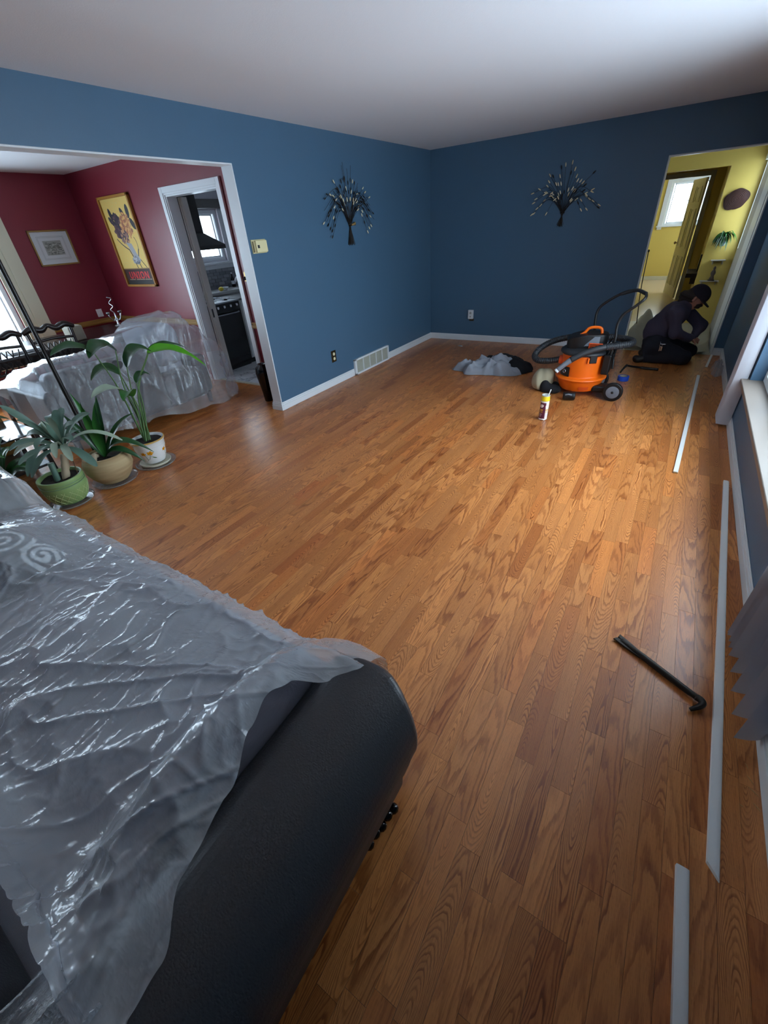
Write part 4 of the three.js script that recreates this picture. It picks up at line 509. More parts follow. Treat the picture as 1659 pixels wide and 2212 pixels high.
// ---------------------------------------------------------------- kneeling person
{
  const t = thing('person', 'person kneeling in dark navy sweater, black trousers and dark cap, working with both hands', 'person', [3.45, 0, 0.45]);
  const J = { pel: [3.30, 0.24, 0.43], waist: [3.29, 0.36, 0.43], chest: [3.42, 0.53, 0.43], neck: [3.505, 0.625, 0.42], head: [3.575, 0.70, 0.41], shN: [3.43, 0.565, 0.585], shF: [3.485, 0.575, 0.265], elN: [3.475, 0.365, 0.62], haN: [3.645, 0.285, 0.50], elF: [3.725, 0.385, 0.25], haF: [3.675, 0.275, 0.37], hipN: [3.30, 0.20, 0.54], hipF: [3.33, 0.20, 0.32], knN: [3.63, 0.085, 0.57], knF: [3.68, 0.095, 0.27], anN: [3.26, 0.06, 0.58], anF: [3.3, 0.06, 0.3], toN: [3.165, 0.035, 0.6], toF: [3.2, 0.035, 0.3] };
  const bones = [['pel', 'waist', 0.12, 0.11], ['waist', 'chest', 0.11, 0.115], ['chest', 'neck', 0.1, 0.055], ['neck', 'head', 0.05, 0.06], ['shN', 'shF', 0.065, 0.065], ['shN', 'elN', 0.05, 0.04], ['elN', 'haN', 0.04, 0.028], ['shF', 'elF', 0.05, 0.04], ['elF', 'haF', 0.04, 0.028], ['hipN', 'knN', 0.085, 0.06], ['hipF', 'knF', 0.085, 0.06], ['knN', 'anN', 0.055, 0.04], ['knF', 'anF', 0.055, 0.04], ['anN', 'toN', 0.035, 0.028], ['anF', 'toF', 0.035, 0.028]];
  const hands = []; for (const [w, s] of [['haN', 1], ['haF', -1]]) { const h = J[w]; for (let f = 0; f < 4; f++) { const z = h[2] + (f - 1.5) * 0.017; const b = [h[0] + 0.035, h[1] - 0.008, z], k1 = [h[0] + 0.065 - 0.004 * Math.abs(f - 1.2), h[1] - 0.03, z], k2 = [h[0] + 0.062, h[1] - 0.058, z - s * 0.004]; hands.push([h, b, 0.02, 0.0105], [b, k1, 0.0095, 0.0088], [k1, k2, 0.0088, 0.0075]); } hands.push([h, [h[0] + 0.02, h[1] - 0.02, h[2] - s * 0.034], 0.014, 0.0105], [[h[0] + 0.02, h[1] - 0.02, h[2] - s * 0.034], [h[0] + 0.05, h[1] - 0.045, h[2] - s * 0.03], 0.0105, 0.009]); }
  const H = J.head; // head looks towards +x and down
  const headD = (x, y, z) => { const c = Math.cos(-0.6), s = Math.sin(-0.6), X = (x - H[0]) * c - (y - H[1]) * -s * -1, dx = x - H[0], dy = y - H[1]; const u = dx * Math.cos(0.6) - dy * Math.sin(0.6), v = dx * Math.sin(0.6) + dy * Math.cos(0.6), w = z - H[2]; let d = ellD(u, v, w, [0, 0.02, 0], [0.092, 0.095, 0.074]); d = smin(d, ellD(u, v, w, [0.03, -0.055, 0], [0.058, 0.062, 0.052]), 0.03); d = smin(d, capsule(u, v, w, [0.088, 0.012, 0], [0.108, -0.02, 0], 0.008, 0.014), 0.012); for (const q of [-1, 1]) { d = smin(d, ellD(u, v, w, [-0.008, -0.005, q * 0.076], [0.018, 0.03, 0.01]), 0.008); d = Math.max(d, -(Math.hypot(u - 0.098, v - 0.018, w - q * 0.03) - 0.014)); } d = Math.max(d, -(capsule(u, v, w, [0.09, -0.055, -0.02], [0.09, -0.055, 0.02], 0.004, 0.004))); return d; };
  const bodyD = (x, y, z) => { let d = 1; for (const [a, b, ra, rb] of bones) d = smin(d, capsule(x, y, z, J[a], J[b], ra, rb), 0.035); return d; };
  const handsD = (x, y, z) => { let d = 1; for (const [a, b, ra, rb] of hands) d = smin(d, capsule(x, y, z, a, b, ra, rb), 0.004); return d; };
  const body = merge([sdfMesh(bodyD, 3.45, 0.42, 0.43, 0.5, 84), sdfMesh((x, y, z) => smin(headD(x, y, z), capsule(x, y, z, J.neck, H, 0.05, 0.055), 0.02), H[0], H[1], H[2], 0.19, 84), sdfMesh(handsD, 3.69, 0.26, 0.43, 0.16, 96)]);
  part(t, 'body', body, M.skin);
  const sweaterD = (x, y, z) => { let d = 1; for (const [a, b, ra, rb] of [['waist', 'chest', 0.135, 0.14], ['pel', 'waist', 0.135, 0.135], ['shN', 'shF', 0.085, 0.085], ['shN', 'elN', 0.07, 0.056], ['elN', 'haN', 0.056, 0.042], ['shF', 'elF', 0.07, 0.056], ['elF', 'haF', 0.056, 0.042]]) d = smin(d, capsule(x, y, z, J[a], J[b], ra, rb), 0.045); d = smin(d, capsule(x, y, z, J.chest, J.neck, 0.12, 0.07), 0.04); d += 0.006 * Math.sin(x * 60 + y * 35) * noise2(x * 14, y * 14, 5); d = Math.max(d, (0.225 - y) - 0.25 * (x - 3.3)); for (const h of [J.haN, J.haF]) d = Math.max(d, 0.028 - Math.hypot(x - h[0] - 0.03, y - h[1] + 0.02, z - h[2])); return d; };
  part(t, 'sweater', sdfMesh(sweaterD, 3.47, 0.44, 0.43, 0.36, 92), M.navy);
  const trouserD = (x, y, z) => { let d = 1; for (const [a, b, ra, rb] of [['hipN', 'knN', 0.11, 0.078], ['hipF', 'knF', 0.11, 0.078], ['knN', 'anN', 0.074, 0.058], ['knF', 'anF', 0.074, 0.058], ['hipN', 'hipF', 0.125, 0.125]]) d = smin(d, capsule(x, y, z, J[a], J[b], ra, rb), 0.035); d = smin(d, capsule(x, y, z, J.pel, J.waist, 0.14, 0.10), 0.03); d += 0.005 * Math.sin(x * 50 - z * 30) * noise2(x * 12, z * 12, 8); d = Math.max(d, 0.004 - y); d = Math.max(d, y - 0.38); return d; };
  part(t, 'trousers', sdfMesh(trouserD, 3.45, 0.22, 0.43, 0.36, 92), M.trouser);
  for (const [a, b] of [['anN', 'toN'], ['anF', 'toF']]) part(t, 'shoe', sdfMesh((x, y, z) => Math.max(smin(capsule(x, y, z, J[a], J[b], 0.048, 0.04), capsule(x, y, z, J[b], [J[b][0] - 0.02, 0.05, J[b][2]], 0.04, 0.035), 0.02), 0.003 - y), J[b][0] + 0.04, 0.06, J[b][2], 0.15, 44), M.black);
  part(t, 'hair', sdfMesh((x, y, z) => { let d = ellD(x, y, z, [H[0] - 0.035, H[1] + 0.02, H[2]], [0.08, 0.085, 0.083]); d = smin(d, ellD(x, y, z, [H[0] - 0.115, H[1] + 0.035, H[2] + 0.02], [0.05, 0.045, 0.045]), 0.03); d = smin(d, capsule(x, y, z, [H[0] - 0.12, H[1] + 0.02, H[2] + 0.03], [H[0] - 0.155, H[1] - 0.06, H[2] + 0.04], 0.035, 0.02), 0.03); d = smin(d, ellD(x, y, z, [H[0] + 0.035, H[1] - 0.075, H[2]], [0.05, 0.035, 0.055]), 0.01); return d + 0.003 * Math.sin(y * 160 + x * 60); }, H[0] - 0.05, H[1], H[2], 0.2, 72), M.hair);
  part(t, 'cap', sdfMesh((x, y, z) => { const dx = x - H[0], dy = y - H[1], u = dx * Math.cos(0.6) - dy * Math.sin(0.6), v = dx * Math.sin(0.6) + dy * Math.cos(0.6), w = z - H[2]; let d = Math.max(ellD(u, v, w, [0.0, 0.05, 0], [0.112, 0.095, 0.092]), 0.02 - v + 0.2 * Math.max(0, -u)); const br = Math.max(Math.abs(v - 0.028 + u * 0.12) - 0.007, Math.hypot((u - 0.09) / 0.085, w / 0.075) * 0.08 - 0.08); d = smin(d, br, 0.012); return d; }, H[0] + 0.02, H[1] + 0.03, H[2], 0.2, 72), M.hat);
  part(t, 'key_ring', merge([new THREE.TorusGeometry(0.014, 0.002, 6, 18).translate(3.375, 0.235, 0.69), rspan(3.365, 3.375, 0.17, 0.225, 0.688, 0.692, 0.001), rspan(3.38, 3.395, 0.175, 0.222, 0.69, 0.694, 0.001), sweep([[3.36, 0.27, 0.66], [3.37, 0.25, 0.69], [3.42, 0.25, 0.69]], 0.004, 8, 6)]), M.chrome);
}

// ---------------------------------------------------------------- potted plants at the edge of the dining room
function potted(name, label, x, z, prof, potMat, saucer, soilY, soilR, group) {
  const t = thing(name, label, 'plant', [x, 0, z], group);
  const pot = part(t, 'pot', lathe(prof, x, 0, z, 48), potMat);
  part(t, 'saucer', lathe(saucer[0], x, 0, z, 40), saucer[1]);
  part(t, 'soil', surf(24, 8, (u, v) => { const a = u * Math.PI * 2, r = v * soilR; return [x + Math.cos(a) * r, soilY + 0.012 * fbm(Math.cos(a) * r * 60, Math.sin(a) * r * 60, 4, 2), z + Math.sin(a) * r]; }), M.soil);
  return [t, pot];
}
{ // white flowered pot with tall broad leaves
  const x = -0.17, z = 5.085;
  const tex = canvasTex(1024, 256, (c, w, h) => { c.fillStyle = '#e9e9e6'; c.fillRect(0, 0, w, h); c.fillStyle = '#d9d6cc'; c.fillRect(0, 20, w, 3); for (let k = 0; k < 4; k++) { const o = 60 + k * 256; c.strokeStyle = '#47663a'; c.lineWidth = 5; for (const [a, b, e, f] of [[40, 200, 20, 110], [60, 205, 90, 100], [90, 150, 150, 190], [50, 190, 30, 230]]) { c.beginPath(); c.moveTo(o + a, b); c.quadraticCurveTo(o + (a + e) / 2 + 12, (b + f) / 2, o + e, f); c.stroke(); } c.fillStyle = '#5d7a4a'; c.beginPath(); c.ellipse(o + 130, 180, 26, 8, 0.6, 0, 7); c.fill(); for (const [a, b, r] of [[18, 100, 30], [96, 92, 36]]) { c.fillStyle = '#e09a1c'; for (let i = 0; i < 5; i++) { c.beginPath(); c.ellipse(o + a + Math.cos(i * 1.257) * r * 0.5, b + Math.sin(i * 1.257) * r * 0.5, r * 0.55, r * 0.4, i * 1.257, 0, 7); c.fill(); } c.fillStyle = '#7a3d10'; c.beginPath(); c.arc(o + a, b, 6, 0, 7); c.fill(); } } });
  const [t, pot] = potted('potted_plant', 'tall broad-leaved plant in white flower-painted pot', x, z, [[0, 0.03], [0.08, 0.03], [0.088, 0.04], [0.108, 0.09], [0.122, 0.16], [0.128, 0.215], [0.136, 0.222], [0.138, 0.232], [0.132, 0.24], [0.12, 0.236], [0.116, 0.2], [0, 0.2]], mat('#e6e6e3', 0.18), [[[0, 0.004], [0.1, 0.004], [0.122, 0.014], [0.13, 0.032], [0.124, 0.034], [0.112, 0.02], [0, 0.018]], mat('#dfd9c2', 0.3)], 0.212, 0.118);
  part(t, 'painted_band', lathe([[0.0968, 0.06], [0.1090, 0.09], [0.1160, 0.125], [0.1230, 0.16], [0.1277, 0.2]], x, 0, z, 48), mat('#ffffff', 0.18, { map: tex }), pot);
  part(t, 'rim_line', new THREE.TorusGeometry(0.1335, 0.0062, 8, 48).rotateX(Math.PI / 2).translate(x, 0.234, z), mat('#c9a04a', 0.3), pot);
  part(t, 'clear_tray', lathe([[0, 0.002], [0.15, 0.002], [0.165, 0.012], [0.168, 0.022]], x, 0, z, 40), M.clearSaucer);
  const L = [ // stem base offset, knee, leaf start, leaf mid, leaf tip, half width, material
    [[0.0, 0.01], [-0.28, 0.62, 4.93], [-0.25, 0.86, 4.76], [-0.2, 0.93, 4.55], [-0.18, 0.64, 4.30], 0.062, M.leafBright],
    [[0.02, -0.01], [-0.3, 0.6, 4.92], [-0.32, 0.84, 4.72], [-0.34, 0.93, 4.52], [-0.38, 0.78, 4.30], 0.05, M.leafDark],
    [[-0.01, 0.0], [-0.27, 0.6, 5.0], [-0.25, 0.80, 4.97], [-0.18, 1.02, 4.9], [-0.2, 0.86, 4.74], 0.06, M.leafDark],
    [[0.0, -0.02], [-0.3, 0.66, 5.03], [-0.3, 0.93, 4.98], [-0.28, 1.06, 5.08], [-0.24, 0.93, 5.22], 0.08, M.leafDark],
    [[-0.02, 0.01], [-0.26, 0.7, 5.1], [-0.3, 0.94, 5.14], [-0.3, 1.08, 5.26], [-0.28, 1.0, 5.44], 0.06, M.leafDark],
    [[0.0, 0.02], [-0.24, 0.5, 5.04], [-0.24, 0.62, 5.06], [-0.18, 0.76, 5.2], [-0.16, 0.68, 5.36], 0.052, M.leafPale],
    [[0.01, 0.02], [-0.22, 0.45, 5.02], [-0.22, 0.58, 5.03], [-0.1, 0.72, 5.1], [-0.04, 0.62, 5.2], 0.055, M.leafMid],
    [[-0.02, -0.01], [-0.3, 0.55, 5.0], [-0.36, 0.74, 4.99], [-0.42, 0.88, 5.06], [-0.42, 0.74, 5.2], 0.05, M.leafDark],
    [[0.01, 0.0], [-0.25, 0.5, 4.96], [-0.28, 0.66, 4.93], [-0.3, 0.76, 4.86], [-0.3, 0.68, 4.78], 0.035, M.leafDark]];
  L.forEach(([b, k, s, m, e, w, mt], i) => { part(t, 'stalk', sweep([[x + b[0], 0.205, z + b[1]], k, s], q => 0.009 - 0.005 * q, 20, 8), M.stem); part(t, 'leaf', leaf(s, m, e, w, { fold: 0.3, wave: 0.06, seed: i }), mt); });
}
{ // squat clay pot
  const x = -0.2, z = 5.44; const tex = dataTex(256, 256, (a, b) => { const q = fbm(a / 256 * 3 + fbm(b / 40, 1, 3, 2) * 2, b / 256 * 16, 8, 4); return [lerp(150, 205, q), lerp(122, 184, q), lerp(84, 142, q)]; });
  const [t] = potted('potted_plant', 'strappy leaved plant in squat beige clay pot between green and white pots', x, z, [[0, 0.02], [0.105, 0.02], [0.115, 0.03], [0.15, 0.075], [0.178, 0.14], [0.175, 0.2], [0.158, 0.235], [0.155, 0.246], [0.143, 0.25], [0.138, 0.24], [0.15, 0.2], [0, 0.2]], mat('#ffffff', 0.85, { map: tex }), [[[0, 0.002], [0.15, 0.002], [0.172, 0.014], [0.175, 0.026]], M.clearSaucer], 0.215, 0.145);
  const c = [x, 0.215, z];
  for (const [m, e, w, mt] of [[[-0.2, 0.5, 5.36], [-0.26, 0.66, 5.28], 0.03, M.leafDark], [[-0.22, 0.46, 5.4], [-0.18, 0.64, 5.34], 0.032, M.leafMid], [[-0.1, 0.46, 5.34], [0.02, 0.18, 5.16], 0.034, M.leafDark], [[-0.06, 0.38, 5.38], [0.03, 0.14, 5.26], 0.03, M.leafDark], [[-0.26, 0.52, 5.4], [-0.32, 0.72, 5.42], 0.026, M.leafMid], [[-0.22, 0.44, 5.5], [-0.3, 0.6, 5.54], 0.028, M.leafDark], [[-0.14, 0.48, 5.3], [-0.08, 0.5, 5.14], 0.026, M.leafDark], [[-0.2, 0.5, 5.46], [-0.16, 0.68, 5.44], 0.024, M.leafMid]]) part(t, 'leaf', leaf([c[0] + 0.01, c[1], c[2]], m, e, w, { fold: 0.35, prof: 'strap', wave: 0.05 }), mt);
  part(t, 'rhizome', sweep([[x + 0.03, 0.225, z + 0.1], [x - 0.02, 0.25, z + 0.06], [x - 0.05, 0.235, z + 0.01]], 0.022, 14, 8), M.bark);
}
{ // green pot with grey-green rosette
  const x = -0.19, z = 5.79;
  const [t, pot] = potted('potted_plant', 'grey-green rosette plant on thick stem in pale green lattice pot', x, z, [[0, 0.02], [0.095, 0.02], [0.105, 0.028], [0.13, 0.07], [0.148, 0.13], [0.15, 0.165], [0.143, 0.185], [0.15, 0.195], [0.15, 0.225], [0.144, 0.23], [0.132, 0.226], [0.13, 0.19], [0, 0.19]], mat('#8ba86a', 0.4), [[[0, 0.002], [0.13, 0.002], [0.15, 0.012], [0.153, 0.024]], M.clearSaucer], 0.2, 0.128);
  const rad = y => { const P = [[0.03, 0.107], [0.07, 0.13], [0.13, 0.148], [0.155, 0.15]]; for (let i = 0; i < 3; i++) if (y <= P[i + 1][0]) return lerp(P[i][1], P[i + 1][1], (y - P[i][0]) / (P[i + 1][0] - P[i][0])); return 0.15; };
  for (let i = 0; i < 18; i++) for (const s of [-1, 1]) part(t, 'lattice_line', sweep([0, 1, 2, 3].map(k => { const y = 0.035 + k * 0.035, a = i / 18 * Math.PI * 2 + s * k * 0.2; return [x + Math.cos(a) * (rad(y) + 0.0005), y, z + Math.sin(a) * (rad(y) + 0.0005)]; }), 0.0022, 10, 5), mat('#b3c78c', 0.4), pot);
  for (const y of [0.178, 0.198]) part(t, 'rim_ring', new THREE.TorusGeometry(0.148, 0.004, 6, 48).rotateX(Math.PI / 2).translate(x, y, z), mat('#7f9a70', 0.4), pot);
  part(t, 'trunk', sweep([[x + 0.03, 0.19, z - 0.02], [x + 0.02, 0.28, z - 0.06], [x + 0.0, 0.36, z - 0.1]], k => 0.026 - 0.004 * Math.sin(k * 20) * 0.4, 24, 10), M.bark);
  part(t, 'trunk', sweep([[x + 0.02, 0.19, z + 0.03], [x + 0.02, 0.27, z + 0.02], [x + 0.01, 0.34, z + 0.01]], 0.02, 18, 10), M.leafGrey);
  part(t, 'support_stick', sweep([[x + 0.08, 0.19, z - 0.09], [x + 0.04, 0.33, z - 0.12]], 0.003, 6, 6), M.wood);
  const c = [x, 0.40, z - 0.12]; const R = rng(5);
  for (const [e, lift, w] of [[[-0.22, 0.66, 5.58], 0.1, 0.04], [[-0.16, 0.64, 5.66], 0.08, 0.036], [[-0.26, 0.65, 5.53], 0.1, 0.036], [[-0.1, 0.60, 5.44], 0.12, 0.036], [[-0.16, 0.57, 5.47], 0.1, 0.03], [[-0.28, 0.78, 5.86], 0.06, 0.032], [[-0.2, 0.68, 5.84], 0.1, 0.03], [[-0.08, 0.5, 5.86], 0.16, 0.03], [[0.0, 0.42, 5.8], 0.16, 0.028], [[0.02, 0.26, 5.6], 0.1, 0.038], [[-0.06, 0.34, 5.32], 0.2, 0.026], [[-0.24, 0.50, 5.96], 0.14, 0.035], [[-0.1, 0.34, 5.98], 0.2, 0.035], [[-0.35, 0.52, 5.8], 0.15, 0.034], [[-0.38, 0.6, 5.6], 0.14, 0.034], [[-0.14, 0.42, 5.98], 0.1, 0.032], [[-0.3, 0.44, 5.94], 0.14, 0.035], [[-0.16, 0.3, 5.95], 0.12, 0.035], [[-0.2, 0.62, 5.72], 0.06, 0.034], [[-0.12, 0.66, 5.74], 0.04, 0.03], [[-0.06, 0.58, 5.58], 0.12, 0.034], [[0.02, 0.5, 5.66], 0.12, 0.03], [[0.06, 0.38, 5.74], 0.14, 0.032], [[-0.32, 0.58, 5.7], 0.12, 0.036], [[-0.36, 0.42, 5.5], 0.16, 0.034], [[-0.28, 0.38, 5.42], 0.18, 0.03]]) { const m = [lerp(c[0], e[0], 0.5), lerp(c[1], e[1], 0.5) + lift, lerp(c[2], e[2], 0.5)]; part(t, 'leaf', leaf(c, m, e, w, { fold: 0.2, prof: 'spoon', wave: 0.04 }), R() < 0.75 ? M.leafGrey : M.leafPale); }
}
{ // small plants at the left edge
  const t = thing('potted_plant', 'low bushy green plant in dark pot at left edge behind the sofa plastic', 'plant', [-0.5, 0, 6.05]); const R = rng(9);
  part(t, 'pot', lathe([[0, 0], [0.09, 0], [0.12, 0.16], [0.125, 0.17], [0.115, 0.17], [0.105, 0.15], [0, 0.15]], -0.5, 0, 6.05), M.darkGrey);
  for (let i = 0; i < 26; i++) { const a = R() * 6.28, r = 0.14 + R() * 0.16; const e = [-0.5 + Math.cos(a) * r, 0.24 + R() * 0.25, 6.05 + Math.sin(a) * r]; part(t, 'leaf', leaf([-0.5, 0.15, 6.05], [lerp(-0.5, e[0], 0.45), e[1] + 0.08, lerp(6.05, e[2], 0.45)], e, 0.03, { fold: 0.25, wave: 0.05, seed: i }), R() < 0.5 ? M.leafMid : M.leafDark); }
}
single('tall_pole', sweep([[-0.62, 0, 5.34], [-0.62, 0.8, 5.34], [-0.62, 1.9, 5.34]], k => 0.016, 20, 10), mat('#1c1917', 0.4), 'tall slim dark pole rising behind the potted plants', 'pole');
{ // glass topped plant stand and a mustard box behind the plants
  const t = thing('plant_stand', 'dark low plant stand with glass top at the left edge', 'stand', [-0.95, 0, 5.95]);
  part(t, 'glass_top', rspan(-1.25, -0.66, 0.43, 0.442, 5.62, 6.3, 0.004), mat('#22262a', 0.06)); part(t, 'lower_shelf', rspan(-1.22, -0.69, 0.15, 0.17, 5.65, 6.27, 0.004), M.darkWood);
  for (const [x, z] of [[-1.22, 5.65], [-0.69, 5.65], [-1.22, 6.27], [-0.69, 6.27]]) part(t, 'leg', rspan(x - 0.015, x + 0.015, 0, 0.43, z - 0.015, z + 0.015, 0.003), M.darkWood);
}
single('mustard_box', rspan(-1.75, -1.42, 0, 0.56, 5.62, 5.95, 0.02), mat('#7a5a1c', 0.7), 'mustard coloured box beside the covered loveseat at the left edge', 'box');
{ const t = thing('foliage_plant', 'dark trailing plant in a low bowl on the glass plant stand', 'plant', [-0.9, 0.442, 5.9]); const R = rng(19); part(t, 'bowl', lathe([[0, 0], [0.06, 0], [0.1, 0.06], [0.095, 0.062], [0, 0.04]], -0.9, 0.443, 5.9), M.darkGrey); for (let i = 0; i < 24; i++) { const a = R() * 6.28, r = 0.1 + R() * 0.14; const e = [-0.9 + Math.cos(a) * r, 0.5 + R() * 0.16, 5.9 + Math.sin(a) * r]; part(t, 'leaf', leaf([-0.9, 0.48, 5.9], [lerp(-0.9, e[0], 0.45), e[1] + 0.08, lerp(5.9, e[2], 0.45)], e, 0.024, { fold: 0.25, wave: 0.05, seed: i }), R() < 0.3 ? M.leafMid : M.leafDark); } }
// ---------------------------------------------------------------- covered armchairs in the dining room
{
  const t = thing('loveseat', 'dark grey loveseat under clear plastic in the dining room', 'sofa', [-1.45, 0, 4.4]);
  part(t, 'seat_base', rspan(-1.9, -1.04, 0.1, 0.44, 3.75, 5.25, 0.05, 3), M.leather); part(t, 'backrest', rspan(-1.2, -1.02, 0.12, 0.74, 4.25, 5.3, 0.06, 3), M.leather);
  part(t, 'arm', rspan(-1.9, -1.04, 0.12, 0.6, 5.15, 5.36, 0.06, 3), M.leather); part(t, 'arm', rspan(-1.88, -1.06, 0.12, 0.55, 3.66, 3.84, 0.06, 3), M.leather);
  for (const [a, b] of [[3.86, 4.5], [4.52, 5.14]]) part(t, 'cushion', rspan(-1.86, -1.22, 0.42, 0.56, a, b, 0.05, 3), M.seatFabric);
  part(t, 'stacked_cushion', rspan(-1.7, -1.1, 0.5, 0.92, 3.86, 4.22, 0.12, 4), M.greyCloth);
  for (const [x, z] of [[-1.82, 3.74], [-1.1, 3.74], [-1.82, 5.28], [-1.1, 5.28]]) part(t, 'foot', cyl(0.025, 0.03, 0.12, x, 0, z, 12), M.black);
}
{ // plastic over the loveseat
  const top = z => { const P = [[3.38, 0.48], [3.55, 0.66], [3.72, 0.84], [3.95, 1.02], [4.12, 1.04], [4.32, 0.93], [4.5, 0.92], [4.62, 0.83], [4.8, 0.80], [5.05, 0.83], [5.25, 0.82], [5.42, 0.76], [5.52, 0.68]]; for (let i = 0; i + 1 < P.length; i++) if (z <= P[i + 1][0]) { const k = (z - P[i][0]) / (P[i + 1][0] - P[i][0]); return lerp(P[i][1], P[i + 1][1], fade(clamp(k))); } return 0.68; };
  const ridge = (a, b, sd) => 1 - Math.abs(2 * noise2(a, b, sd) - 1);
  const g = surf(180, 120, (u, v) => { const z = lerp(3.42, 5.5, u), H = top(z); let x, y; const xf = -0.93 + 0.05 * Math.sin(z * 5) - 0.06 * sstep(4.2, 5.4, z); const bot = lerp(0.02, 0.10, sstep(3.6, 4.6, z)) + 0.02 * Math.sin(z * 13);
    if (v < 0.5) { const k = v / 0.5; y = lerp(bot, H - 0.07, k); x = xf + 0.06 * (1 - k) * (1 + 0.4 * Math.sin(z * 16)) - 0.04 * k; } else if (v < 0.65) { const a = (v - 0.5) / 0.15 * Math.PI / 2; y = H - 0.07 + 0.07 * Math.sin(a); x = xf - 0.04 - 0.12 * (1 - Math.cos(a)); } else if (v < 0.85) { const k = (v - 0.65) / 0.2; y = H - 0.1 * k; x = xf - 0.16 - 0.6 * k; } else { const k = (v - 0.85) / 0.15; y = lerp(H - 0.1, 0.3, k); x = xf - 0.76 - 0.1 * k; }
    const wv = fbm(z * 2, y * 2, 71, 2) * 1.6, d = Math.pow(ridge(z * 11 + y * 1.5 + wv, y * 0.9, 3), 5) * 0.03 + Math.pow(ridge(z * 7 - y * 3 + wv, y * 1.8 + z, 13), 7) * 0.022 + Math.pow(ridge(z * 24 + wv * 3, y * 6, 33), 4) * 0.006; return [x + d * 0.9, y + d * (v > 0.5 ? 0.9 : 0.1), z]; });
  const t = thing('plastic_sheet', 'clear plastic sheet hanging over the loveseat by the kitchen doorway', 'plastic sheet', [-1.3, 0, 4.45]); part(t, 'sheet', g, M.plasticThin);
  const tail = surf(40, 16, (u, v) => { const y = lerp(0.01, 0.5, u), a = v * Math.PI * 2, r = 0.05 + 0.03 * Math.sin(u * 9) * (1 - u) - 0.02 * u; return [-0.97 + Math.cos(a) * r * 0.8 + 0.015 * Math.sin(u * 21 + a * 3), y, 3.50 - 0.03 * (1 - u) * 0 + Math.sin(a) * r + 0.012 * Math.cos(u * 26 + a * 2)]; });
  part(t, 'gathered_end', tail, M.plasticThin);
}
// ---------------------------------------------------------------- dining table, chairs, candelabrum
{
  const t = thing('dining_table', 'dark wood dining table behind the covered loveseat', 'table', [-2.85, 0, 4.3]);
  part(t, 'tabletop', rspan(-3.35, -2.35, 0.70, 0.735, 3.3, 5.6, 0.01), M.darkWood); part(t, 'apron', rspan(-3.25, -2.45, 0.62, 0.70, 3.42, 5.48, 0.004), M.darkWood);
  for (const [x, z] of [[-3.25, 3.4], [-2.45, 3.4], [-3.25, 5.5], [-2.45, 5.5]]) part(t, 'leg', lathe([[0, 0], [0.025, 0], [0.035, 0.1], [0.02, 0.2], [0.04, 0.4], [0.045, 0.6], [0.04, 0.7], [0, 0.7]], x, 0, z, 16), M.darkWood);
}
function lattice(t, back) {   // openwork splat of crossing bars between the back posts
  for (let i = 0; i < 5; i++) for (const s of [-1, 1]) { const a = (i - 2) * 0.055; part(t, 'lattice_bar', sweep([back(a - s * 0.05, 0.60), back(a + s * 0.012, 0.70), back(a + s * 0.05, 0.80)], 0.0065, 8, 6), M.darkWood); }
}
function chair(x, z, turn, label) {
  const t = thing('dining_chair', label, 'chair', [x, 0, z], 'carved dining chairs'); const c = Math.cos(turn), s = Math.sin(turn), W = (a, y, b) => [x + a * c + b * s, y, z - a * s + b * c], back = (a, y) => W(a, y, -0.2 - 0.05 * (y - 0.45));
  const box = (a0, a1, y0, y1, b0, b1, r) => rspan(a0, a1, y0, y1, b0, b1, r).rotateY(turn).translate(x, 0, z);
  part(t, 'seat', box(-0.22, 0.22, 0.42, 0.48, -0.2, 0.22, 0.02), mat('#5c4a3a', 0.9));
  for (const a of [-0.2, 0.2]) { part(t, 'leg', sweep([W(a, 0, 0.2), W(a, 0.2, 0.2), W(a, 0.43, 0.19)], 0.02, 8, 8), M.darkWood); part(t, 'leg', sweep([W(a, 0, -0.24), W(a, 0.3, -0.21), W(a, 0.45, -0.2)], 0.02, 8, 8), M.darkWood); part(t, 'back_post', sweep([back(a, 0.44), back(a, 0.7), back(a * 1.05, 0.93)], 0.017, 12, 8), M.darkWood); }
  part(t, 'top_rail', sweep([back(-0.25, 0.92), back(-0.16, 0.955), back(-0.07, 0.93), back(0, 0.965), back(0.07, 0.93), back(0.16, 0.955), back(0.25, 0.92)], k => 0.022 + 0.012 * Math.abs(Math.sin(k * 6.28)), 40, 8), M.darkWood);
  part(t, 'mid_rail', sweep([back(-0.2, 0.82), back(0, 0.835), back(0.2, 0.82)], 0.014, 16, 8), M.darkWood); part(t, 'low_rail', sweep([back(-0.2, 0.585), back(0.2, 0.585)], 0.015, 8, 8), M.darkWood); lattice(t, back);
}
chair(-2.12, 4.62, 1.45, 'carved dark dining chair with lattice back facing the table behind loveseat');
chair(-2.15, 5.12, 1.5, 'second carved dark dining chair at the left edge, nearer the window');
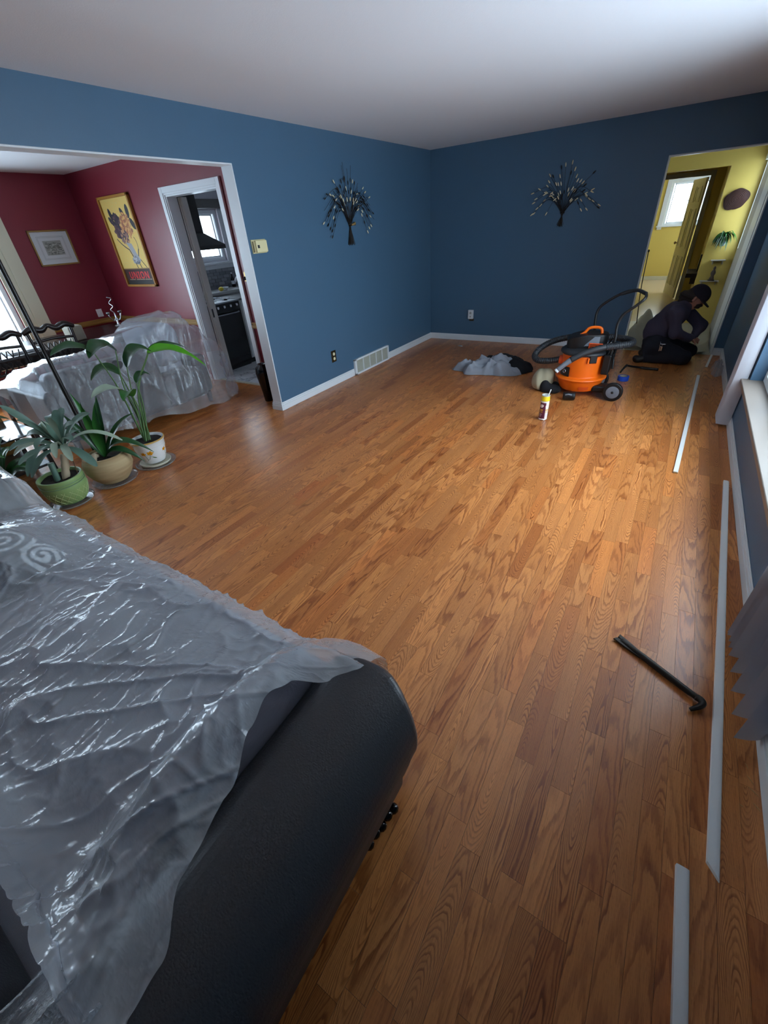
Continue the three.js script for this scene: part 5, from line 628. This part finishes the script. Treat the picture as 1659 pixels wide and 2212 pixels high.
{ // silver candelabrum on the table
  const x = -3.0, z = 3.5, y = 0.735; const t = thing('candelabrum', 'silver multi-armed candelabrum on the dining table in the red corner', 'candelabrum', [x, y, z]);
  part(t, 'base', lathe([[0, 0], [0.05, 0], [0.052, 0.008], [0.02, 0.02], [0.012, 0.05], [0.016, 0.07], [0.01, 0.1], [0.008, 0.16], [0, 0.16]], x, y, z, 20), M.silver);
  for (const [a, b] of [[-0.1, 0.04], [0.1, -0.03], [-0.05, -0.06], [0.05, 0.06]]) { part(t, 'arm', sweep([[x, y + 0.1, z], [x + a * 0.3, y + 0.07, z + b * 0.6], [x + a * 0.45, y + 0.11, z + b * 1.4], [x + a * 0.4, y + 0.15, z + b * 1.6]], 0.006, 16, 7), M.silver); part(t, 'cup', lathe([[0, 0], [0.012, 0], [0.022, 0.02], [0.024, 0.026], [0.014, 0.026]], x + a * 0.4, y + 0.15, z + b * 1.6, 14), M.silver); }
  part(t, 'finial', sweep([[x, y + 0.16, z], [x - 0.02, y + 0.2, z + 0.02], [x + 0.03, y + 0.24, z], [x - 0.02, y + 0.28, z + 0.01], [x + 0.02, y + 0.33, z - 0.02], [x - 0.01, y + 0.35, z + 0.02]], 0.006, 30, 7), M.silver);
}
single('paper_pad', rspan(-2.75, -2.45, 0.736, 0.76, 4.7, 5.0, 0.002), mat('#d9dde0', 0.6), 'thick pad of pale paper on the dining table near the window', 'paper');
single('taupe_box', rspan(-2.62, -2.45, 0.736, 0.9, 4.2, 4.36, 0.02), mat('#8f8878', 0.8), 'taupe box standing on the dining table behind the lattice chair', 'box');
{ const t = thing('switch_plate', 'white switch plate low on the dark red wall near the corner', 'switch', [DX + 0.005, 0.8, 3.34]); part(t, 'plate', rspan(DX, DX + 0.008, 0.8, 0.9, 3.3, 3.38, 0.002), M.white); part(t, 'toggle', rspan(DX + 0.008, DX + 0.016, 0.835, 0.862, 3.333, 3.347, 0.001), M.white); }
// ---------------------------------------------------------------- pictures on the red walls
{
  const t = thing('framed_poster', 'tall gold framed poster reading UNION with flower bouquet figure on red wall', 'poster', [-2.79, 1.16, RZ + 0.012]);
  const x0 = -3.13, x1 = -2.45, y0 = 1.16, y1 = 2.15, f = 0.028;
  const tex = canvasTex(704, 1024, (c, w, h) => {
    c.fillStyle = '#e3c068'; c.fillRect(0, 0, w, h); const g = rng(31); c.globalAlpha = 0.5; for (let i = 0; i < 500; i++) { c.fillStyle = g() < 0.5 ? '#e9b863' : '#dcc478'; c.fillRect(g() * w, g() * h * 0.8, 10 + g() * 30, 6 + g() * 12); } c.globalAlpha = 1;
    const blob = (x, y, rx, ry, n, cols, s) => { for (let i = 0; i < n; i++) { const a = g() * 6.28, r = Math.sqrt(g()); c.fillStyle = cols[g() * cols.length | 0]; c.beginPath(); c.ellipse(x + Math.cos(a) * r * rx, y + Math.sin(a) * r * ry, s * (0.6 + g()), s * (0.4 + g() * 0.6), g() * 3, 0, 7); c.fill(); } };
    c.fillStyle = '#2c2b33'; for (const [x, y, rx, ry, a] of [[150, 170, 34, 70, -0.25], [235, 210, 36, 60, 0.25], [455, 175, 34, 70, -0.5], [585, 160, 40, 78, 0.12], [625, 300, 40, 76, -0.6], [110, 240, 30, 55, -0.7]]) { c.beginPath(); c.ellipse(x, y, rx, ry, a, 0, 7); c.fill(); }
    blob(235, 320, 120, 130, 90, ['#3c2c3a', '#4d3845', '#6a4c50', '#2f2732'], 30); blob(450, 300, 130, 130, 110, ['#c98f58', '#b4714a', '#d8a566', '#9a6148'], 26); blob(330, 440, 90, 80, 50, ['#5a434d', '#8b6a68', '#c79368'], 24);
    c.strokeStyle = '#34323c'; c.lineCap = 'round'; const L = (w2, ...p) => { c.lineWidth = w2; c.beginPath(); c.moveTo(p[0], p[1]); for (let i = 2; i < p.length; i += 4) c.quadraticCurveTo(p[i], p[i + 1], p[i + 2], p[i + 3]); c.stroke(); };
    L(14, 110, 455, 200, 540, 330, 590); L(20, 330, 590, 360, 650, 380, 690); L(10, 540, 450, 590, 500, 560, 590); L(18, 560, 590, 520, 640, 500, 690); c.fillStyle = '#a4a2a6'; c.beginPath(); c.moveTo(300, 500); c.lineTo(430, 520); c.lineTo(480, 640); c.lineTo(540, 720); c.lineTo(470, 770); c.lineTo(370, 760); c.lineTo(330, 720); c.lineTo(390, 660); c.closePath(); c.fill(); c.fillStyle = '#7d7b82'; blob(420, 720, 80, 46, 40, ['#8f8d94', '#6f6d76', '#b5b3b6'], 18);
    c.strokeStyle = '#26252c'; L(16, 390, 750, 380, 790, 400, 812); L(16, 470, 750, 480, 790, 490, 812); L(12, 530, 720, 590, 780, 620, 812);
    c.fillStyle = '#8d6a3c'; c.fillRect(0, 818, w, 12); c.fillStyle = '#3a1d1c'; c.fillRect(0, 830, w, h - 830); c.fillStyle = '#d7262c'; c.font = 'bold 150px sans-serif'; c.textAlign = 'center'; c.textBaseline = 'alphabetic'; c.save(); c.translate(w / 2, 950); c.scale(1.02, 0.82); c.fillText('UNION', 0, 0); c.restore(); c.fillStyle = '#1b1a1b'; c.fillRect(0, 968, w, h - 968); c.fillStyle = '#b9a88a'; for (const [a, b] of [[70, 150], [250, 200], [480, 160]]) for (let i = 0; i < b; i += 22) c.fillRect(a + i, 957, 15, 9);
  });
  part(t, 'print', new THREE.PlaneGeometry(x1 - x0 - 2 * f, y1 - y0 - 2 * f).translate((x0 + x1) / 2, (y0 + y1) / 2, RZ + 0.014), mat('#ffffff', 0.5, { map: tex }));
  part(t, 'backing', span(x0 + 0.005, x1 - 0.005, y0 + 0.005, y1 - 0.005, RZ + 0.002, RZ + 0.012), M.wood);
  for (const g of [rspan(x0, x0 + f, y0, y1, RZ + 0.001, RZ + 0.035, 0.004), rspan(x1 - f, x1, y0, y1, RZ + 0.001, RZ + 0.035, 0.004), rspan(x0, x1, y0, y0 + f, RZ + 0.001, RZ + 0.035, 0.004), rspan(x0, x1, y1 - f, y1, RZ + 0.001, RZ + 0.035, 0.004)]) part(t, 'frame_bar', g, mat('#a5722c', 0.4));
}
{
  const t = thing('framed_print', 'small gold framed landscape print with white mat on red wall', 'picture', [DX + 0.012, 1.47, 3.575]);
  const z0 = 3.335, z1 = 3.815, y0 = 1.475, y1 = 1.865, f = 0.018;
  const tex = canvasTex(512, 400, (c, w, h) => { c.fillStyle = '#c9cbcd'; c.fillRect(0, 0, w, h); c.strokeStyle = '#8f9192'; c.lineWidth = 3; c.strokeRect(70, 58, w - 140, h - 116); c.strokeRect(82, 70, w - 164, h - 140); const g = rng(3); c.fillStyle = '#9a9b96'; c.fillRect(130, 110, w - 260, h - 220); for (let i = 0; i < 260; i++) { const y = 130 + g() * 150; c.fillStyle = ['#6d706a', '#84867e', '#5b5e58', '#a9aaa4'][g() * 4 | 0]; c.fillRect(140 + g() * 210, y, 10 + g() * 30, 3 + g() * 9); } });
  const pg = new THREE.PlaneGeometry(z1 - z0 - 2 * f, y1 - y0 - 2 * f).rotateY(Math.PI / 2).translate(DX + 0.012, (y0 + y1) / 2, (z0 + z1) / 2); part(t, 'print', pg, mat('#ffffff', 0.4, { map: tex })); part(t, 'backing', span(DX + 0.001, DX + 0.01, y0 + 0.004, y1 - 0.004, z0 + 0.004, z1 - 0.004), M.wood);
  for (const g of [rspan(DX + 0.001, DX + 0.026, y0, y1, z0, z0 + f, 0.003), rspan(DX + 0.001, DX + 0.026, y0, y1, z1 - f, z1, 0.003), rspan(DX + 0.001, DX + 0.026, y0, y0 + f, z0, z1, 0.003), rspan(DX + 0.001, DX + 0.026, y1 - f, y1, z0, z1, 0.003)]) part(t, 'frame_bar', g, M.brass);
}
{ const t = thing('brass_ornament', 'small brass ornament on the narrow red wall strip beside the doorway', 'ornament', [-0.735, 1.2, RZ + 0.01]); part(t, 'plate', rspan(-0.765, -0.71, 1.2, 1.3, RZ, RZ + 0.012, 0.005), M.brass); part(t, 'bell', lathe([[0, 0.035], [0.012, 0.03], [0.018, 0.01], [0.026, 0]], -0.737, 1.22, RZ + 0.03, 18), M.bronze); }
single('floor_vase', lathe([[0, 0], [0.045, 0], [0.05, 0.01], [0.055, 0.1], [0.075, 0.25], [0.085, 0.33], [0.075, 0.385], [0.045, 0.41], [0.05, 0.425], [0.04, 0.42], [0, 0.4]], -0.40, 0, 3.45, 36), M.blackGloss, 'tall glossy black floor vase behind the white opening edge', 'vase');
// ---------------------------------------------------------------- kitchen seen through the doorway
{
  const t = thing('stove', 'black gas stove with chrome knobs in the kitchen', 'stove', [-2.2, 0, 2.57]); const z0 = 2.265, z1 = 2.865, x0 = -2.48, x1 = -1.93;
  part(t, 'body', rspan(x0, x1, 0.06, 0.88, z0, z1, 0.006), M.black); part(t, 'oven_door', rspan(x1 - 0.004, x1 + 0.012, 0.16, 0.78, z0 + 0.01, z1 - 0.01, 0.004), M.blackGloss); part(t, 'plinth', rspan(x0, x1 - 0.03, 0, 0.06, z0 + 0.01, z1 - 0.01, 0.002), M.black); part(t, 'handle', sweep([[x1 + 0.012, 0.75, z0 + 0.06], [x1 + 0.04, 0.75, z0 + 0.07], [x1 + 0.04, 0.75, z1 - 0.07], [x1 + 0.012, 0.75, z1 - 0.06]], 0.008, 24, 8), M.steel);
  part(t, 'cooktop', rspan(x0, x1 + 0.01, 0.88, 0.9, z0, z1, 0.004), M.steel);
  for (let i = 0; i < 5; i++) part(t, 'knob', new THREE.CylinderGeometry(0.017, 0.02, 0.03, 16).rotateZ(-Math.PI / 2).translate(x1 + 0.024, 0.84, z0 + 0.08 + i * 0.11), M.chrome);
  for (const [x, z] of [[-2.33, 2.4], [-2.33, 2.72], [-2.06, 2.4], [-2.06, 2.72]]) { part(t, 'burner', cyl(0.04, 0.035, 0.014, x, 0.9, z, 20), M.black); part(t, 'grate', merge([rspan(x - 0.1, x + 0.1, 0.914, 0.924, z - 0.005, z + 0.005, 0.002), rspan(x - 0.005, x + 0.005, 0.914, 0.924, z - 0.1, z + 0.1, 0.002), rspan(x - 0.1, x + 0.1, 0.912, 0.922, z + 0.09, z + 0.1, 0.002), rspan(x - 0.1, x + 0.1, 0.912, 0.922, z - 0.1, z - 0.09, 0.002)]), M.steel); }
}
{ const t = thing('range_hood', 'dark steel chimney range hood over the stove', 'range hood', [-2.22, 1.52, 2.56]); const S = mat('#2b2a28', 0.4, { metalness: 0.3 });
  const x0 = -2.46, x1 = -1.98, z0 = 2.22, z1 = 2.92; const P = [[x0, 1.56, z0], [x1, 1.56, z0], [x1, 1.56, z1], [x0, 1.56, z1], [-2.34, 1.7, 2.43], [-2.1, 1.7, 2.43], [-2.1, 1.7, 2.73], [-2.34, 1.7, 2.73]]; const F = [[0, 1, 5, 4], [1, 2, 6, 5], [2, 3, 7, 6], [3, 0, 4, 7], [4, 5, 6, 7]], pos = []; for (const [a, b, c, d] of F) for (const i of [a, b, c, a, c, d]) pos.push(...P[i]); const g = new THREE.BufferGeometry(); g.setAttribute('position', new THREE.Float32BufferAttribute(pos, 3)); g.setAttribute('uv', new THREE.Float32BufferAttribute(new Float32Array(pos.length / 3 * 2), 2)); g.computeVertexNormals();
  part(t, 'canopy', g, S); part(t, 'rim', rspan(x0, x1, 1.515, 1.562, z0, z1, 0.004), S); part(t, 'chimney', rspan(-2.34, -2.1, 1.7, CH, 2.43, 2.73, 0.003), S); }
{ const t = thing('kitchen_counter', 'grey kitchen counter with white front under the kitchen window', 'counter', [-2.75, 0, 1.9]);
  part(t, 'cabinet', rspan(KX + 0.003, -2.54, 0.0, 0.92, 0.95, 2.94, 0.003), M.trim); part(t, 'worktop', rspan(KX + 0.003, -2.5, 0.92, 0.962, 0.93, 2.95, 0.006), mat('#b9b9b6', 0.35)); }
{ const t = thing('base_cabinet', 'white base cabinet beside the black stove', 'cabinet', [-2.2, 0, 1.9]); part(t, 'carcass', rspan(-2.48, -1.95, 0.08, 0.88, 1.6, 2.245, 0.004), M.trim); part(t, 'door', rspan(-1.95, -1.932, 0.1, 0.86, 1.62, 2.235, 0.004), M.trim); part(t, 'plinth', rspan(-2.48, -2.0, 0, 0.08, 1.6, 2.245, 0.002), M.darkGrey); part(t, 'handle', sweep([[-1.93, 0.74, 2.2], [-1.91, 0.72, 2.2], [-1.91, 0.6, 2.2], [-1.93, 0.58, 2.2]], 0.005, 12, 6), M.steel); part(t, 'top', rspan(-2.49, -1.93, 0.88, 0.905, 1.59, 2.255, 0.004), mat('#4c4d4e', 0.4)); }
{ // tile backsplash, every tile its own piece
  const t = thing('tile_backsplash', 'grey brick tile backsplash below the kitchen window', 'backsplash', [KX + 0.004, 0.962, 1.9]); const R = rng(8); const ms = ['#7c8086', '#888c92', '#70747b', '#949699'].map(c => mat(c, 0.35));
  part(t, 'grout', span(KX, KX + 0.005, 0.962, 1.235, 1.26, 2.94), mat('#565a60', 0.9)); const tg = new RoundedBoxGeometry(0.008, 0.043, 0.117, 1, 0.002);
  for (let r = 0; r < 6; r++) for (let k = 0; k < 14; k++) { const z = 1.32 + k * 0.122 + (r % 2) * 0.061; if (z > 2.9) continue; const g = tg.clone().translate(KX + 0.008, 0.985 + r * 0.0455, z); part(t, 'tile', g, ms[R() * 4 | 0]); }
}
{ const t = thing('faucet', 'white curved kitchen faucet on the counter', 'faucet', [-2.72, 0.962, 1.4]); part(t, 'base', cyl(0.028, 0.022, 0.05, -2.72, 0.962, 1.34, 18), M.white); part(t, 'spout', sweep([[-2.72, 1.0, 1.34], [-2.72, 1.09, 1.37], [-2.71, 1.115, 1.45], [-2.7, 1.10, 1.54], [-2.69, 1.05, 1.6]], k => 0.016 + 0.004 * k, 24, 12), M.white); }
single('lemon', ell(0.032, 0.03, 0.042, -2.58, 0.992, 2.0, 18), mat('#dcc436', 0.5), 'yellow lemon on the kitchen counter behind the stove', 'lemon');
single('white_bowl', lathe([[0, 0.004], [0.025, 0.004], [0.05, 0.035], [0.055, 0.045], [0.05, 0.043], [0, 0.012]], -2.6, 0.962, 1.9, 24), M.white, 'small white bowl beside the lemon on the kitchen counter', 'bowl');
{ const t = thing('soap_bottle', 'amber orange soap bottle on the kitchen counter', 'bottle', [-2.85, 0.962, 1.28]); part(t, 'bottle', lathe([[0, 0], [0.035, 0], [0.037, 0.01], [0.036, 0.1], [0.012, 0.13], [0.012, 0.15], [0, 0.15]], -2.85, 0.962, 1.28, 20), mat('#c8641a', 0.3)); part(t, 'pump', merge([cyl(0.008, 0.008, 0.03, -2.85, 1.11, 1.28, 10), rspan(-2.86, -2.81, 1.135, 1.147, 1.272, 1.288, 0.003)]), M.white); }
{ const t = thing('dark_bottle', 'dark bottle with white label on the kitchen counter', 'bottle', [-2.86, 0.962, 1.5]); part(t, 'bottle', lathe([[0, 0], [0.032, 0], [0.033, 0.11], [0.012, 0.15], [0.012, 0.19], [0, 0.19]], -2.86, 0.962, 1.5, 20), M.blackGloss); part(t, 'label', new THREE.CylinderGeometry(0.0335, 0.0335, 0.05, 20, 1, true).translate(-2.86, 1.03, 1.5), M.white); part(t, 'cap', cyl(0.013, 0.013, 0.02, -2.86, 1.15, 1.5, 12), M.white); }
single('window_valance', rspan(KX + 0.001, KX + 0.09, 2.02, 2.13, 1.0, 2.6, 0.004), mat('#5d5b57', 0.6), 'dark grey valance board above the kitchen window', 'valance');
single('kitchen_curtain', surf(60, 10, (u, v) => [KX + 0.05 + 0.018 * Math.sin(u * 34), lerp(1.16, 2.03, v), lerp(1.02, 1.24, u)]), mat('#c9d6d8', 0.8), 'pale grey curtain hanging beside the kitchen window', 'curtain');
// ---------------------------------------------------------------- foyer wall and bedroom window
{ const t = thing('wall_basket', 'round dark brown woven plaque on the yellow foyer wall', 'wall art', [3.745, 1.47, HZ + 0.02]); const c = [3.745, 1.6];
  part(t, 'disc', surf(48, 10, (u, v) => { const a = u * Math.PI * 2, r = v * (0.125 + 0.012 * Math.sin(a * 2 + 0.6) + 0.006 * Math.sin(a * 5)); return [c[0] + Math.cos(a) * r * 1.08, c[1] + Math.sin(a) * r, HZ + 0.012 + 0.03 * (1 - v * v)]; }), mat('#3d2420', 0.8)); for (let i = 1; i < 9; i++) part(t, 'coil', new THREE.TorusGeometry(0.014 * i, 0.0045, 5, 36).scale(1.08, 1, 0.6).translate(c[0], c[1], HZ + 0.014 + 0.03 * (1 - Math.pow(0.014 * i / 0.125, 2))), mat('#4a2d26', 0.8)); }
{ const t = thing('wall_planter', 'trailing green plant in pale wall planter on the yellow foyer wall', 'plant', [3.755, 1.02, HZ + 0.05]); const R = rng(14);
  part(t, 'planter', lathe([[0, 0], [0.03, 0.005], [0.045, 0.06], [0.05, 0.12], [0.046, 0.12], [0.04, 0.1], [0, 0.1]], 3.755, 1.05, HZ + 0.055, 24), mat('#a9c6c0', 0.4));
  for (let i = 0; i < 22; i++) { const a = i / 22 * 6.28 + R() * 0.3, r = 0.08 + R() * 0.1; const e = [3.755 + Math.cos(a) * r, 1.17 + Math.sin(a * 1.0) * 0.08 - R() * 0.14, HZ + 0.055 + 0.05 * Math.abs(Math.sin(a)) + 0.02]; part(t, 'leaf', leaf([3.755, 1.16, HZ + 0.06], [lerp(3.755, e[0], 0.5), 1.24 + R() * 0.06, HZ + 0.1], e, 0.016 + R() * 0.012, { fold: 0.2, n: 8 }), R() < 0.6 ? M.leafDark : M.leafMid); } }
for (const [x0, x1, y, lab] of [[3.68, 3.86, 0.88, 'upper narrow pale wall shelf on the yellow foyer wall'], [3.62, 3.86, 0.61, 'lower narrow pale wall shelf on the yellow foyer wall']]) { const t = thing('wall_shelf', lab, 'shelf', [(x0 + x1) / 2, y - 0.05, HZ + 0.06], 'foyer wall shelves'); part(t, 'board', rspan(x0, x1, y - 0.012, y, HZ, HZ + 0.12, 0.003), M.greyTrim); for (const x of [x0 + 0.03, x1 - 0.03]) part(t, 'bracket', rspan(x - 0.006, x + 0.006, y - 0.06, y - 0.012, HZ, HZ + 0.06, 0.002), M.greyTrim); }
{ const t = thing('figurine', 'dark carved figurine on the lower foyer shelf', 'figurine', [3.76, 0.61, HZ + 0.06]); part(t, 'figure', lathe([[0, 0], [0.035, 0], [0.03, 0.03], [0.02, 0.06], [0.032, 0.1], [0.022, 0.13], [0.012, 0.14], [0.018, 0.165], [0.01, 0.185], [0, 0.19]], 3.76, 0.61, HZ + 0.06, 18), mat('#4a3b34', 0.6)); part(t, 'base', cyl(0.045, 0.045, 0.012, 3.76, 0.6102, HZ + 0.06, 18), M.darkWood); }
{ const t = thing('hall_shelf', 'dark wooden wall shelf with bracket on the shaded hall wall', 'shelf', [3.5, 0.5, -2.8]); part(t, 'board', rspan(3.42, HX1, 0.6, 0.66, -3.1, -2.4, 0.004), M.darkWood); part(t, 'back_board', rspan(HX1 - 0.02, HX1, 0.66, 0.9, -2.8, -2.65, 0.004), M.darkWood); for (const z of [-3.0, -2.5]) part(t, 'bracket', rspan(3.5, HX1, 0.5, 0.6, z - 0.01, z + 0.01, 0.003), M.darkWood); }
{ const t = thing('window_plant', 'small leafy plant silhouetted on the bedroom window sill', 'plant', [3.12, 1.19, BW + 0.04]); const R = rng(2); part(t, 'pot', lathe([[0, 0], [0.045, 0], [0.055, 0.09], [0.05, 0.09], [0, 0.08]], 3.12, 1.19, BW + 0.06, 18), M.darkGrey); part(t, 'stem', sweep([[3.12, 1.27, BW + 0.06], [3.13, 1.5, BW + 0.06], [3.1, 1.72, BW + 0.07]], 0.006, 12, 6), M.stem); for (let i = 0; i < 10; i++) { const a = R() * 6.28, y = 1.45 + i * 0.03; const e = [3.11 + Math.cos(a) * 0.14, y, BW + 0.1 + 0.05 * R()]; part(t, 'leaf', leaf([3.115, y, BW + 0.07], [lerp(3.115, e[0], 0.5), y + 0.07, BW + 0.09], e, 0.02, { n: 8 }), M.leafDark); } }
scene.traverse(o => { if (o.isMesh) { o.castShadow = true; o.receiveShadow = true; } });
renderer.render(scene, camera);
